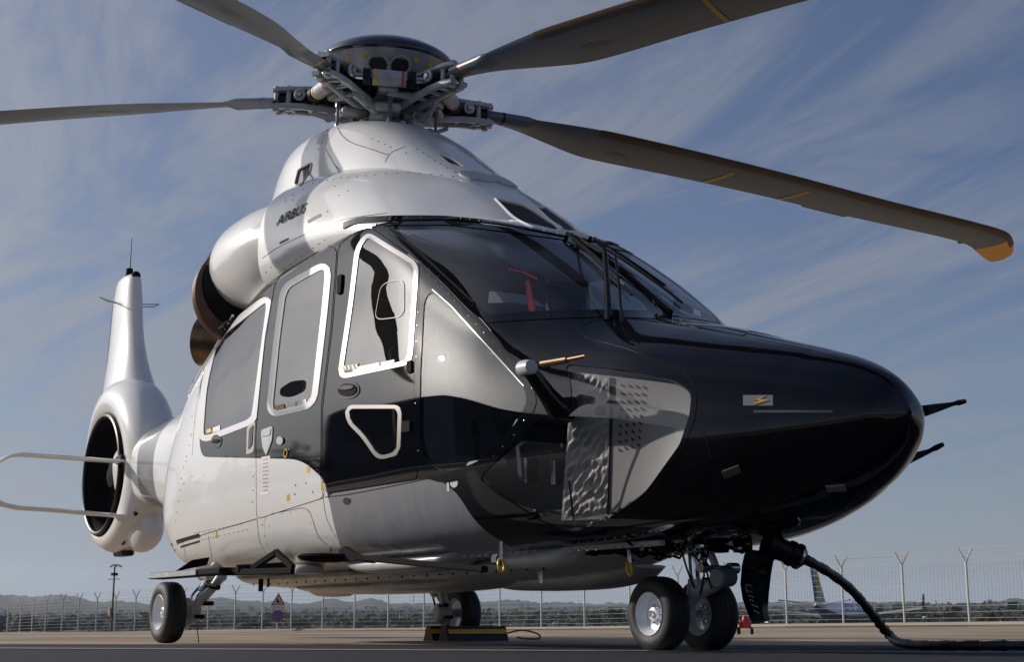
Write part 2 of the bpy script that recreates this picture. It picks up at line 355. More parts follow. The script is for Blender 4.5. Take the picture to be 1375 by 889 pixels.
def rounded(poly, r, seg=6):
    P = [np.array(p[:2], float) for p in poly]; n = len(P); out = []
    for i in range(n):
        a, b, c = P[i-1], P[i], P[(i+1) % n]; rr = poly[i][2] if len(poly[i]) > 2 else r
        la, lc = np.linalg.norm(a-b), np.linalg.norm(c-b); k = min(rr, la*0.48, lc*0.48)
        if k < 0.3: out.append(b); continue
        p, q = b+(a-b)/la*k, b+(c-b)/lc*k
        for t in np.linspace(0, 1, seg): out.append((1-t)**2*p+2*t*(1-t)*b+t*t*q)
    return np.array(out)
def sdf(pts, poly):
    d2 = np.full(len(pts), 1e18); ins = np.zeros(len(pts), bool); n = len(poly)
    for i in range(n):
        a, b = poly[i], poly[(i+1) % n]; e = b-a; w = pts-a; t = np.clip((w@e)/max(e@e, 1e-9), 0, 1); q = w-t[:, None]*e; d2 = np.minimum(d2, (q*q).sum(1))
        c = ((a[1] <= pts[:, 1]) != (b[1] <= pts[:, 1]))
        with np.errstate(divide='ignore', invalid='ignore'): xx = a[0]+(pts[:, 1]-a[1])*(b[0]-a[0])/(b[1]-a[1])
        ins ^= c & (pts[:, 0] < xx)
    d = np.sqrt(d2); return np.where(ins, -d, d)
def S_sdf(S, poly, fmin=0.0): v = sdf(S['A'][:, 6:8], poly); return np.where(S['A'][:, 8] > fmin, v, np.maximum(v, 0)+5.0+np.abs(S['A'][:, 8])*50)
def cut(S, poly, off=0.0): v = S_sdf(S, poly)-off; return clip(S, v)
def paint(S, poly, mi, side=None):
    v = S_sdf(S, poly)
    if side is not None: v = np.where(side(S), v, np.abs(v)+1)
    a, b = clip(S, v); a['M'][:] = mi; return join(a, b)
def panel(S, name, mats, parent, lift=0.0, thick=0.004, label=None, side=None, smooth_wall=False):
    """a skin piece as a real shell: outer face at +lift, edge walls of the given thickness"""
    A, F, M = S['A'], S['F'], S['M']
    if side is not None:
        c = A[F].mean(1)[:, 1]; k = (c < 0) if side < 0 else (c > 0); F = F[k]; M = M[k]
        u, i = np.unique(F.ravel(), return_inverse=True); A = A[u]; F = i.reshape(-1, 3)
    if len(F) == 0: return None
    P, N = A[:, :3], A[:, 3:6]; top = P+N*lift; bot = P+N*(lift-thick)
    E = np.concatenate([F[:, [0, 1]], F[:, [1, 2]], F[:, [2, 0]]]); em = np.concatenate([M]*3)
    key = np.sort(E, 1); kk = key[:, 0].astype(np.int64)*len(A)+key[:, 1]; u, idx, cnt = np.unique(kk, return_index=True, return_counts=True)
    be = E[idx[cnt == 1]]; bm = em[idx[cnt == 1]]
    k = len(A); V = [top]; Fs = [F]; Ms = [M]; Ns = [N]
    if len(be):
        a, b = be[:, 0], be[:, 1]; wv = np.concatenate([top[a], top[b], bot[b], bot[a]]); m = len(be)
        wn_ = np.cross(top[b]-top[a], N[a]); wn_ /= np.maximum(np.linalg.norm(wn_, axis=1, keepdims=True), 1e-9)
        ar = np.arange(m); q = np.stack([ar, ar+3*m, ar+2*m, ar+m], 1)+k
        V.append(wv); Ns.append(np.tile(wn_, (4, 1))); Fs += [q[:, [0, 1, 2]], q[:, [0, 2, 3]]]; Ms += [bm, bm]
    V = np.vstack(V); F = np.vstack(Fs); Nn = np.vstack(Ns); M = np.concatenate(Ms)
    me = bpy.data.meshes.new(name); me.vertices.add(len(V)); me.vertices.foreach_set('co', V.ravel()); me.loops.add(len(F)*3); me.loops.foreach_set('vertex_index', F.ravel().astype(np.int32))
    me.polygons.add(len(F)); me.polygons.foreach_set('loop_start', np.arange(0, len(F)*3, 3, dtype=np.int32)); me.polygons.foreach_set('loop_total', np.full(len(F), 3, dtype=np.int32))
    for m_ in mats: me.materials.append(m_)
    me.polygons.foreach_set('material_index', M.astype(np.int32)); me.polygons.foreach_set('use_smooth', np.ones(len(F), bool))
    me.update(calc_edges=True); me.validate()
    if len(me.vertices) == len(V): me.normals_split_custom_set_from_vertices([tuple(n) for n in Nn])
    o = link_mesh(name, me, parent); return tag(o, label)
def bvh_of(*Ss):
    V = []; F = []; k = 0
    for s in Ss: V += [tuple(p) for p in s['A'][:, :3]]; F += [tuple(f) for f in (s['F']+k)]; k += len(s['A'])
    return BVHTree.FromPolygons(V, F)
# ------------------------------------------------------------------ THE HELICOPTER: skin surfaces (x forward, y port, z up; mast at x=0)
heli = empty('helicopter', (0, 0, 0), 'black and white helicopter with five grey rotor blades parked on its wheels', 'helicopter')
HULL = [
 (-6.0, [(0, 1.50), (.10, 1.51), (.20, 1.58), (.24, 1.72), (.26, 1.86), (.25, 2.00), (.19, 2.10), (.12, 2.16), (.06, 2.19), (0, 2.20)]),
 (-4.6, [(0, 1.32), (.15, 1.33), (.27, 1.42), (.33, 1.60), (.345, 1.78), (.33, 1.95), (.27, 2.10), (.18, 2.20), (.09, 2.26), (0, 2.27)]),
 (-3.4, [(0, 1.05), (.20, 1.07), (.37, 1.18), (.46, 1.38), (.48, 1.62), (.45, 1.84), (.37, 2.06), (.25, 2.25), (.13, 2.34), (0, 2.36)]),
 (-2.8, [(0, .80), (.32, .83), (.54, .95), (.66, 1.16), (.68, 1.46), (.64, 1.76), (.54, 2.06), (.38, 2.32), (.2, 2.44), (0, 2.47)]),
 (-2.4, [(0, .63), (.42, .64), (.72, .76), (.86, .99), (.88, 1.34), (.83, 1.66), (.70, 2.05), (.49, 2.36), (.25, 2.52), (0, 2.56)]),
 (-2.0, [(0, .56), (.50, .57), (.84, .68), (.98, .94), (1.00, 1.34), (.96, 1.69), (.84, 2.10), (.63, 2.42), (.34, 2.61), (0, 2.65)]),
 (-1.5, [(0, .54), (.55, .55), (.90, .66), (1.04, .95), (1.065, 1.37), (1.03, 1.73), (.93, 2.17), (.74, 2.52), (.4, 2.74), (0, 2.79)]),
 (-1.0, [(0, .53), (.56, .54), (.92, .65), (1.065, .95), (1.09, 1.38), (1.06, 1.76), (.97, 2.24), (.81, 2.63), (.45, 2.86), (0, 2.90)]),
 (-0.3, [(0, .53), (.57, .54), (.93, .65), (1.08, .95), (1.11, 1.40), (1.08, 1.78), (.99, 2.32), (.86, 2.76), (.48, 2.96), (0, 3.00)]),
 (0.6, [(0, .53), (.57, .54), (.93, .65), (1.08, .95), (1.11, 1.40), (1.08, 1.80), (.99, 2.36), (.88, 2.82), (.5, 3.00), (0, 3.04)]),
 (1.4, [(0, .53), (.57, .54), (.93, .65), (1.08, .95), (1.105, 1.40), (1.075, 1.80), (.98, 2.36), (.885, 2.80), (.5, 2.97), (0, 3.02)]),
 (1.75, [(0, .53), (.57, .54), (.92, .65), (1.07, .95), (1.095, 1.40), (1.065, 1.78), (.975, 2.32), (.885, 2.70), (.5, 2.92), (0, 2.96)]),
 (2.1, [(0, .53), (.57, .54), (.91, .65), (1.06, .95), (1.085, 1.40), (1.05, 1.76), (.97, 2.22), (.89, 2.50), (.5, 2.78), (0, 2.84)]),
 (2.5, [(0, .54), (.56, .55), (.89, .66), (1.04, .95), (1.065, 1.38), (1.03, 1.70), (.965, 2.02), (.90, 2.23), (.53, 2.61), (0, 2.67)]),
 (3.0, [(0, .55), (.54, .56), (.85, .67), (1.0, .94), (1.02, 1.32), (.99, 1.57), (.945, 1.76), (.90, 1.90), (.54, 2.30), (0, 2.36)]),
 (3.35, [(0, .56), (.51, .57), (.80, .68), (.95, .93), (.975, 1.24), (.94, 1.47), (.88, 1.63), (.80, 1.75), (.50, 2.06), (0, 2.11)]),
 (3.65, [(0, .57), (.48, .58), (.75, .69), (.89, .92), (.92, 1.18), (.89, 1.38), (.82, 1.54), (.70, 1.67), (.42, 1.85), (0, 1.89)]),
 (4.2, [(0, .60), (.41, .62), (.64, .73), (.76, .91), (.79, 1.11), (.765, 1.28), (.68, 1.45), (.52, 1.58), (.28, 1.675), (0, 1.715)]),
 (4.7, [(0, .69), (.30, .72), (.46, .80), (.56, .92), (.59, 1.06), (.57, 1.19), (.50, 1.32), (.37, 1.44), (.2, 1.525), (0, 1.55)]),
 (5.0, [(0, .79), (.19, .81), (.31, .87), (.385, .95), (.415, 1.06), (.405, 1.16), (.355, 1.26), (.25, 1.36), (.13, 1.43), (0, 1.45)]),
 (5.2, [(0, .91), (.10, .92), (.18, .96), (.235, 1.01), (.255, 1.08), (.25, 1.15), (.21, 1.22), (.14, 1.285), (.07, 1.33), (0, 1.345)]),
 (5.31, [(0, 1.01), (.05, 1.02), (.09, 1.04), (.12, 1.065), (.135, 1.11), (.13, 1.15), (.10, 1.19), (.06, 1.225), (.03, 1.24), (0, 1.245)]),
 (5.35, [(0, 1.10), (.005, 1.103), (.01, 1.106), (.014, 1.11), (.016, 1.12), (.014, 1.125), (.01, 1.13), (.005, 1.135), (.003, 1.138), (0, 1.14)]),
]
xs = np.concatenate([np.linspace(-6.0, -2.6, 60, endpoint=False), np.linspace(-2.6, 4.9, 300, endpoint=False), 5.35-0.45*np.linspace(1, 0, 30)**2])
P, N = loft(HULL, 0, 9, xs)
for it in range(60):       # relax the nose so the skin closes in one smooth curve
    w = np.clip((P[:, :1, :1]-4.5)/.6, 0, 1)[1:-1]*.5
    P[1:-1, :, 1:] += w*((P[:-2, :, 1:]+P[2:, :, 1:])/2-P[1:-1, :, 1:])*np.clip((5.33-P[1:-1, :, :1])/.25, 0, 1)
    wl_ = np.clip((P[:, 1:-1, :1]-4.7)/.5, 0, 1)*.35; P[:, 1:-1, 1:] += wl_*((P[:, :-2, 1:]+P[:, 2:, 1:])/2-P[:, 1:-1, 1:])*np.clip((5.30-P[:, 1:-1, :1])/.25, 0, 1)*(it % 3 == 0)
du_ = np.gradient(P, axis=1); dx_ = np.gradient(P, axis=0); N = np.cross(dx_, du_); N /= np.maximum(np.linalg.norm(N, axis=2, keepdims=True), 1e-9); N *= np.sign(N[200, 40]@(P[200, 40]-np.array([P[200, 40, 0], 0, 1.4]))); N[-1] = [1, 0, 0]
hull = prep(grid_surf(P, N))
COWL = [
 (-0.30, [(0, 2.6), (.70, 2.62), (.90, 2.80), (.945, 3.00), (.93, 3.22), (.86, 3.42), (.62, 3.62), (.3, 3.70), (0, 3.72)]),
 (0.0, [(0, 2.6), (.70, 2.62), (.905, 2.80), (.945, 2.98), (.92, 3.21), (.85, 3.40), (.61, 3.60), (.28, 3.68), (0, 3.70)]),
 (0.5, [(0, 2.6), (.70, 2.62), (.90, 2.80), (.935, 2.93), (.90, 3.13), (.81, 3.33), (.58, 3.53), (.27, 3.62), (0, 3.64)]),
 (1.1, [(0, 2.6), (.68, 2.62), (.88, 2.76), (.905, 2.87), (.87, 3.02), (.77, 3.18), (.54, 3.36), (.26, 3.45), (0, 3.48)]),
 (1.6, [(0, 2.55), (.62, 2.58), (.83, 2.68), (.85, 2.77), (.80, 2.88), (.69, 3.00), (.48, 3.13), (.24, 3.23), (0, 3.25)]),
 (2.0, [(0, 2.5), (.50, 2.53), (.68, 2.58), (.71, 2.66), (.66, 2.74), (.56, 2.82), (.40, 2.92), (.22, 2.99), (0, 3.01)]),
 (2.35, [(0, 2.4), (.34, 2.42), (.47, 2.48), (.49, 2.55), (.45, 2.61), (.38, 2.67), (.28, 2.73), (.16, 2.77), (0, 2.79)]),
 (2.6, [(0, 2.35), (.16, 2.37), (.22, 2.42), (.24, 2.47), (.22, 2.51), (.18, 2.54), (.12, 2.57), (.06, 2.60), (0, 2.61)]),
 (2.68, [(0, 2.5), (.01, 2.505), (.013, 2.51), (.014, 2.515), (.013, 2.52), (.01, 2.525), (.008, 2.53), (.004, 2.54), (0, 2.545)]),
]
P, N = loft(COWL, 0, 14, np.linspace(-0.30, 2.68, 240)); cowl = prep(grid_surf(P, N))
DOG = [
 (-1.75, [(0, 3.0), (.12, 3.02), (.2, 3.08), (.21, 3.2), (.2, 3.4), (.14, 3.55), (0, 3.6)]),
 (-1.5, [(0, 3.0), (.28, 3.02), (.36, 3.15), (.37, 3.4), (.34, 3.66), (.24, 3.82), (0, 3.86)]),
 (-1.1, [(0, 3.0), (.38, 3.02), (.50, 3.2), (.51, 3.55), (.47, 3.86), (.38, 4.02), (0, 4.07)]),
 (-0.6, [(0, 3.0), (.46, 3.02), (.60, 3.25), (.61, 3.63), (.56, 3.94), (.46, 4.08), (0, 4.13)]),
 (0.0, [(0, 3.0), (.48, 3.02), (.64, 3.25), (.63, 3.60), (.55, 3.90), (.43, 4.07), (0, 4.13)]),
 (0.4, [(0, 3.0), (.47, 3.02), (.62, 3.2), (.60, 3.50), (.50, 3.80), (.36, 3.97), (0, 4.04)]),
 (0.8, [(0, 2.9), (.45, 2.95), (.58, 3.15), (.56, 3.40), (.46, 3.62), (.31, 3.77), (0, 3.83)]),
 (1.3, [(0, 2.9), (.40, 2.95), (.50, 3.05), (.48, 3.20), (.40, 3.34), (.26, 3.44), (0, 3.50)]),
 (1.8, [(0, 2.8), (.30, 2.83), (.38, 2.88), (.37, 2.97), (.30, 3.04), (.20, 3.11), (0, 3.14)]),
 (2.1, [(0, 2.7), (.16, 2.72), (.2, 2.76), (.2, 2.8), (.17, 2.84), (.1, 2.87), (0, 2.88)]),
]
P, N = loft(DOG, 0, 14, np.linspace(-1.75, 2.1, 200)); dog = prep(grid_surf(P, N))
MATSK = [WHITE, BLACK, GREYFILM, FRAMEW, FRAMEG, SEAL, mat('grey_boom_band', (.16, .16, .165), .3, coat=.4)]
skin = bvh_of(hull, cowl, dog)
def hit(px, py, tree=None):
    """point and normal where the sight line through a photo pixel meets the skin (used to read places off the photo)"""
    d = ray(px, py); loc, nor, i, dist = (tree or skin).ray_cast(Vector(CAM), Vector(d))
    if loc is None: return None, None
    n = np.array(nor); n = n if n@d < 0 else -n; return np.array(loc), n
# outlines of paint, panes and doors on the starboard side; the port side is the mirror image
BLACKZ = rounded([(268, 600, 12), (268, 520, 2), (283, 455, 4), (328, 402), (370, 368), (442, 325, 2), (468, 303, 4), (515, 294), (620, 294), (700, 312), (770, 325), (1500, 325), (1500, 1000), (690, 1000), (640, 762), (486, 764, 2), (462, 722, 8), (440, 668, 2), (436, 645, 22), (405, 617, 18), (272, 614, 10)], 6)
FILMZ = rounded([(440, 664, 2), (585, 641, 16), (612, 660, 20), (645, 712, 30), (700, 742, 6), (720, 760), (560, 800), (475, 780, 10), (452, 722, 25)], 6)
WS = rounded([(514, 303, 4), (600, 302), (660, 309), (757, 322, 4), (778, 332, 10), (884, 408, 8), (878, 418, 6), (809, 416), (720, 418), (657, 423, 5)], 3)
WSF = rounded([(498, 299, 4), (600, 297), (662, 303), (760, 317, 3), (1010, 440, 4), (1000, 452, 3), (880, 428), (809, 426), (720, 429), (655, 434, 5), (640, 424)], 3)
WREAR = rounded([(359, 404, 8), (338, 562, 8), (273, 587, 8), (278, 520, 20), (293, 456, 8)], 5)
WMID = rounded([(438, 358, 12), (432, 420, 10), (418, 541, 14), (366, 553, 10), (376, 455, 20), (385, 388, 12)], 5)
WFRONT = rounded([(494, 318, 6), (557, 357, 10), (548, 484, 8), (460, 503, 6), (474, 410, 20), (483, 335, 8)], 5)
WLOW = rounded([(468, 549, 7), (535, 549, 6), (533, 607, 6), (509, 613, 8), (490, 584, 14), (471, 566, 8)], 5)
WSIDE = rounded([(578, 391, 9), (602, 408), (704, 520, 8), (709, 540, 10), (691, 572, 12), (642, 621, 14), (600, 635, 16), (574, 622, 16), (564, 590, 12), (565, 500), (570, 405, 10)], 8)
WSIDEF = rounded([(560, 345, 4), (582, 366), (712, 505, 6), (722, 541, 10), (702, 583, 12), (652, 634, 14), (600, 650, 14), (562, 640, 16), (552, 600, 8), (556, 500), (562, 410, 6)], 8)
WCHIN = rounded([(758, 489, 10), (840, 498), (905, 510, 14), (929, 528, 10), (926, 558), (913, 597), (866, 662, 14), (816, 697), (768, 716, 18), (727, 700), (690, 676), (643, 643, 7), (695, 590), (717, 560, 12), (752, 563, 14), (769, 545, 16), (766, 510, 12)], 6)
DOORF = rounded([(455, 330, 6), (490, 300, 14), (563, 352, 8), (563, 400), (556, 500), (556, 612), (563, 643, 10), (438, 662, 4), (433, 640), (434, 545), (447, 440)], 8)
DOORP = rounded([(371, 374, 10), (441, 330, 8), (452, 334, 6), (444, 440), (431, 545), (430, 640, 4), (436, 668, 4), (345, 697, 6), (344, 581), (357, 455)], 8)
HATCH = rounded([(354, 693, 12), (414, 681, 12), (428, 725, 20), (448, 738, 8), (420, 762, 10), (372, 764, 20), (357, 725, 20)], 8)
for Z, mi in ((BLACKZ, 1), (FILMZ, 2)): hull = paint(hull, Z, mi)
ba_, bb_ = clip(hull, np.abs(hull['A'][:, 0]+4.62)-.34); ba_['M'][:] = 6; hull = join(ba_, bb_)  # darker grey band round the tail boom skin
GAP = 1.1
pieces = []
def lab(side): return None
def windowed(S, poly, name, gmat, parent, fw_, fmi, lift=0.003, frame='window_frame', gl='window_pane', inner=None):
    """cut a window out of S: glass pane + raised frame band, on both sides of the aircraft; returns what is left of S"""
    a, rest = cut(S, poly); b, rest = cut(rest, poly, fw_)
    b['M'][:] = fmi
    for sd in (-1, 1):
        par = parent[sd] if isinstance(parent, dict) else parent
        panel(b, frame, MATSK, par, lift=lift, thick=0.02, side=sd)
        panel(a, gl, [gmat]*6, par, lift=-0.002, thick=0.006, side=sd)
    return rest
hull, doorf, = (lambda t: (t[1], t[0]))(cut(hull, DOORF)); _, hull = cut(hull, DOORF, GAP)
doorp, rest = cut(hull, DOORP); _, hull = cut(rest, DOORP, GAP)
hat, rest = cut(hull, HATCH); _, hull = cut(rest, HATCH, 0.9)
DF = {}; DP = {}
holes = [(WFRONT, 6.0, 3), (WLOW, 5, 4)]
rest = doorf
pend = []
for poly, w, mi in holes:
    a, r1 = cut(rest, poly); b1, r1 = cut(r1, poly, w*.42); b, rest = cut(r1, poly, w); b1['M'][:] = 4; b['M'][:] = mi; pend.append((a, join(b1, b)))
for sd in (-1, 1):
    DF[sd] = panel(rest, 'cockpit_door', MATSK, heli, thick=0.02, side=sd)
    for (a, b), gm in zip(pend, (GLASSD, GLASSD)):
        panel(b, 'window_frame', MATSK, DF[sd], lift=0.004, thick=0.03, side=sd); panel(a, 'window_pane', [gm]*6, DF[sd], lift=-0.001, thick=0.006, side=sd)
a, r1 = cut(doorp, WMID); b1, r1 = cut(r1, WMID, 2.5); b, rest = cut(r1, WMID, 8); b1['M'][:] = 4; b['M'][:] = 3; b = join(b1, b)
for sd in (-1, 1):
    DP[sd] = panel(rest, 'cabin_door', MATSK, heli, thick=0.02, side=sd)
    panel(b, 'window_frame', MATSK, DP[sd], lift=0.004, thick=0.03, side=sd); panel(a, 'window_pane', [GLASSD]*6, DP[sd], lift=-0.001, thick=0.006, side=sd)
    panel(hat, 'baggage_hatch', MATSK, heli, lift=0.002, thick=0.02, side=sd)
def bulge_out(a, poly, h):
    v = np.clip(-sdf(a['A'][:, 6:8], poly)/62.0, 0, 1); P = a['A'][:, :3]+a['A'][:, 3:6]*(h*(1-(1-v)**2.2))[:, None]; F = a['F']
    fn = np.cross(P[F[:, 1]]-P[F[:, 0]], P[F[:, 2]]-P[F[:, 0]]); N = np.zeros_like(P)
    for k in range(3): np.add.at(N, F[:, k], fn)
    N /= np.maximum(np.linalg.norm(N, axis=1, keepdims=True), 1e-9); sg = np.sign((N*a['A'][:, 3:6]).sum(1)); N *= np.where(sg == 0, 1, sg)[:, None]
    # even out triangle noise
    for it in range(6):
        S2 = N.copy(); c = np.ones(len(N))
        for k in range(3): np.add.at(S2, F[:, k], N[F[:, (k+1) % 3]]+N[F[:, (k+2) % 3]])
        N = S2/np.maximum(np.linalg.norm(S2, axis=1, keepdims=True), 1e-9)
    a['A'] = a['A'].copy(); a['A'][:, :3] = P; a['A'][:, 3:6] = N; return a
def window(S, poly, w, mi, gm, name, frame_name='frame', lift=0.004, outer=None, bulge=0):
    a, r1 = cut(S, poly)
    if bulge: a = bulge_out(a, poly, bulge)
    if outer is not None: b, rest = cut(r1, outer)
    else: b, rest = cut(r1, poly, w)
    b['M'][:] = mi
    for sd in (-1, 1):
        f = panel(b, name, MATSK, heli, lift=lift, thick=0.03, side=sd)
        if f is None: continue
        panel(a, 'pane', [gm]*6, f, lift=-0.001, thick=0.006, side=sd)
    return rest
hull = window(hull, WREAR, 8, 3, GLASSD, 'rear_cabin_window')
hull = window(hull, WS, 0, 1, GLASS, 'windscreen', outer=WSF)
hull = window(hull, WSIDE, 0, 1, GLASSC, 'side_window', outer=WSIDEF)
hull = window(hull, WCHIN, 8, 1, GLASSN, 'chin_window')
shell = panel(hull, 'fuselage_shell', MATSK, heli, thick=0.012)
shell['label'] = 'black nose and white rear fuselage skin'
# cowling and mast fairing with their recessed air ducts
DUCTS = [(rounded([(664, 266, 3), (706, 276, 12), (757, 308, 6), (742, 311, 4), (716, 306, 14), (690, 293, 12)], 4, 5), 'cowl_air_duct', DARK, -.012),
         (rounded([(588, 205, 2), (606, 212, 4), (624, 224, 2), (604, 219, 4)], 3, 4), 'upper_air_duct', DARK, -.012),
         (np.array([(642+26*math.cos(a), 238+5.5*math.sin(a)+5*math.cos(a)) for a in np.linspace(0, 2*math.pi, 24, endpoint=False)]), 'oval_cowl_cover', LGREY, .012),
         (rounded([(401, 228, 2), (419, 218, 3), (417, 230, 3), (404, 249, 2), (396, 248, 2)], 2, 4), 'side_vent', DARK, -.012)]
for poly, nm, mt, lf in DUCTS:
    parts_ = []
    a, cowl = cut(cowl, poly, ); b_, dog = cut(dog, poly)
    for S_ in (a, b_):
        for sd in (-1, 1):
            if len(S_['F']) > 12: panel(S_, nm, [mt]*7, heli, lift=lf, thick=.02, side=sd)
panel(cowl, 'cowling', MATSK, heli, thick=.014)
panel(dog, 'mast_fairing', MATSK, heli, thick=.014)
def lip(poly, r, mt, nm):
    for sg in (1, -1):
        T = [hit(*q) for q in list(map(tuple, poly))+[tuple(poly[0])]]; T = [(t[0]+t[1]*.002)*[1, sg, 1] for t in T if t[0] is not None]
        m = MB(); m.tube(T, r, 6); m.build(nm, mt, heli)
lip(DUCTS[0][0], .009, WHITE, 'duct_lip'); lip(DUCTS[3][0], .008, FRAMEG, 'side_vent_rim')
# ------------------------------------------------------------------ helpers for details that sit on the skin
def mirrored(mb):
    m = MB(); m.V = [(x, -y, z) for x, y, z in mb.V]; m.F = [f[::-1] for f in mb.F]; m.M = list(mb.M); m.K = list(mb.K); return m
def frame_at(px, py, tree=None):
    p, n = hit(px, py, tree); t = rt-n*(rt@n); t /= np.linalg.norm(t); b = np.cross(n, t); return p, n, t, b
def patch(mb, poly, lift=0.003, thick=0.006, tree=None):      # small raised plate whose outline follows the skin
    T = []; B = []
    for x, y in poly:
        p, n = hit(x, y, tree)
        if p is None: return mb
        T.append(p+n*lift); B.append(p+n*(lift-thick))
    k = len(T); a = T[1]-T[0]; c = T[2]-T[0]; n0 = hit(*poly[0], tree)[1]
    if np.cross(a, c)@n0 < 0: T = T[::-1]; B = B[::-1]
    return mb.add(T+B, [tuple(range(k))]+[((i+1) % k, i, i+k, (i+1) % k+k) for i in range(k)])
def resample(path, step):
    out = [np.array(path[0], float)]
    for a, b in zip(path, path[1:]):
        a, b = np.array(a, float), np.array(b, float); n = max(1, int(np.linalg.norm(b-a)/step))
        out += [a+(b-a)*i/n for i in range(1, n+1)]
    return out
def ribbon(mb, path, w=0.006, lift=0.0015, step=8, tree=None, thick=0.003):   # thin strip lying along the skin
    Q = [hit(x, y, tree) for x, y in resample(path, step)]; Q = [q for q in Q if q[0] is not None]
    if len(Q) < 2: return mb
    V = []; F = []
    for i, (p, n) in enumerate(Q):
        t = Q[min(i+1, len(Q)-1)][0]-Q[max(i-1, 0)][0]; s = np.cross(n, t); s /= max(np.linalg.norm(s), 1e-9)
        V += [p+s*w/2+n*(lift-thick), p+s*w/2+n*lift, p-s*w/2+n*lift, p-s*w/2+n*(lift-thick)]
    for i in range(len(Q)-1):
        for j in range(3): F.append((4*i+j, 4*i+j+1, 4*i+j+5, 4*i+j+4))
    return mb.add(V, F)
def rivets(mb, path, step_m, r=0.006, h=0.004, tree=None, n=7):
    Q = [hit(x, y, tree) for x, y in resample(path, 3)]; Q = [q for q in Q if q[0] is not None]; acc = step_m
    for (p, nn), (q, _) in zip(Q, Q[1:]):
        acc += np.linalg.norm(q-p)
        if acc >= step_m and np.linalg.norm(q-p) < 0.3: acc = 0; mb.lathe(p-nn*0.002, nn, [(0, r), (h*0.7+.002, r*0.8), (h+.002, r*0.35)], n)
    return mb
def both(mb, name, mats, parent=heli, sharp=35, label=None):
    mb.build(name, mats, parent, sharp, label); mirrored(mb).build(name, mats, parent, sharp)
def inskin(px, py, dep): p, n = hit(px, py); return p-n*dep
def closed(p): return list(map(tuple, p))+[tuple(p[0])]

# ------------------------------------------------------------------ rivets, seams and fasteners on the skin
m = MB(); rivets(m, [(505, 301), (658, 430), (720, 425), (809, 422), (890, 424)], 0.105, .008)
rivets(m, [(548, 344), (590, 381), (650, 447), (714, 515), (717, 541), (697, 578), (648, 628), (600, 644), (565, 633), (558, 560), (559, 470), (562, 410)], 0.095, 0.0075)
rivets(m, [(690, 735), (720, 738)], 0.03, 0.005)
both(m, 'frame_rivets', STEEL)
m = MB(); ribbon(m, [(508, 302), (560, 345), (610, 387), (655, 426)], .006, .003); ribbon(m, [(548, 341), (592, 377), (640, 422), (660, 445)], .005, .003); ribbon(m, [(581, 389), (606, 411), (655, 465), (704, 519)], .006, .006); m.each('pillar_trim_line', STEEL, heli)
 
for o in list(COL.objects):
    if o.name.startswith('frame_rivets'): o['kind'] = 'stuff'
m = MB()
for pth in ([(470, 300), (520, 290), (600, 290), (660, 298), (740, 310)], [(455, 262), (470, 255)], [(500, 186), (530, 200), (548, 206)], [(384, 268), (420, 246), (455, 239), (545, 231), (620, 238)], [(236, 700), (244, 640), (262, 565)], [(340, 640), (339, 690)], [(352, 705), (360, 738)], [(436, 322), (400, 347), (372, 368)], [(440, 175), (428, 200), (420, 216)], [(560, 200), (600, 225), (650, 252)], [(372, 352), (350, 372)], [(450, 250), (462, 247)]):
    rivets(m, pth, 0.085, 0.006)
for pth in ([(262, 716), (330, 703)], [(268, 726), (335, 711)]): rivets(m, pth, 0.05, 0.005)
for x, y in ((397, 652), (411, 649), (396, 664), (420, 661), (379, 690), (391, 688), (366, 690), (417, 702), (362, 707), (258, 560), (256, 585), (266, 530), (250, 620), (247, 650), (258, 640), (372, 300), (393, 268), (383, 271), (562, 290), (440, 284)): rivets(m, [(x, y), (x+4, y)], 0.0, 0.007)
m.build('skin_fasteners', SEAL, heli)['kind'] = 'stuff'
m = MB()
for pth in ([(452, 163), (457, 178), (470, 190), (495, 199), (522, 208)], [(517, 218), (524, 206), (545, 196)], [(426, 180), (456, 232)],
            [(352, 347), (372, 333), (400, 319), (440, 301), (470, 293), (520, 286)],
            [(268, 520), (262, 560), (258, 612)], [(222, 738), (262, 722), (345, 697)], [(245, 725), (252, 760)], [(345, 697), (350, 730), (372, 764)], [(280, 720), (285, 752)],
            [(436, 668), (470, 664), (585, 641)], [(433, 660), (440, 700), (470, 750)],
            ):
    ribbon(m, list(cr_curve(np.array(pth, float), 5)), 0.006, 0.001)
m.each('panel_seam', SEAL, heli)
m = MB(); ribbon(m, [(221, 737), (240, 727), (268, 719)], .030, .004); ribbon(m, [(224, 745), (245, 734), (268, 727)], .014, .004); m.each('rear_vent_slot', SEAL, heli)
# hood edge line over the nose, centre line of the nose bay cover
m = MB(); ribbon(m, [(990, 445), (940, 437), (880, 431), (832, 427), (800, 429), (776, 439), (786, 452), (840, 466), (900, 490), (925, 508), (935, 530)], 0.012, 0.0015)
ribbon(m, [(870, 431), (960, 444), (1080, 468), (1180, 498), (1215, 512)], 0.008, 0.001)
ribbon(m, [(928, 560), (945, 580), (962, 640), (975, 660)], 0.006, 0.001); ribbon(m, [(900, 635), (962, 612)], 0.006, 0.001)
ribbon(m, [(1170, 640), (1183, 610), (1192, 580)], 0.006, 0.001)
m.each('nose_panel_seam', SEAL, heli)
m = MB(); ribbon(m, [(1012, 553), (1060, 553), (1118, 553)], 0.012, 0.005, thick=.007); m.build('diverter_strip', mat('diverter_grey', (.10, .10, .10), .4), heli)
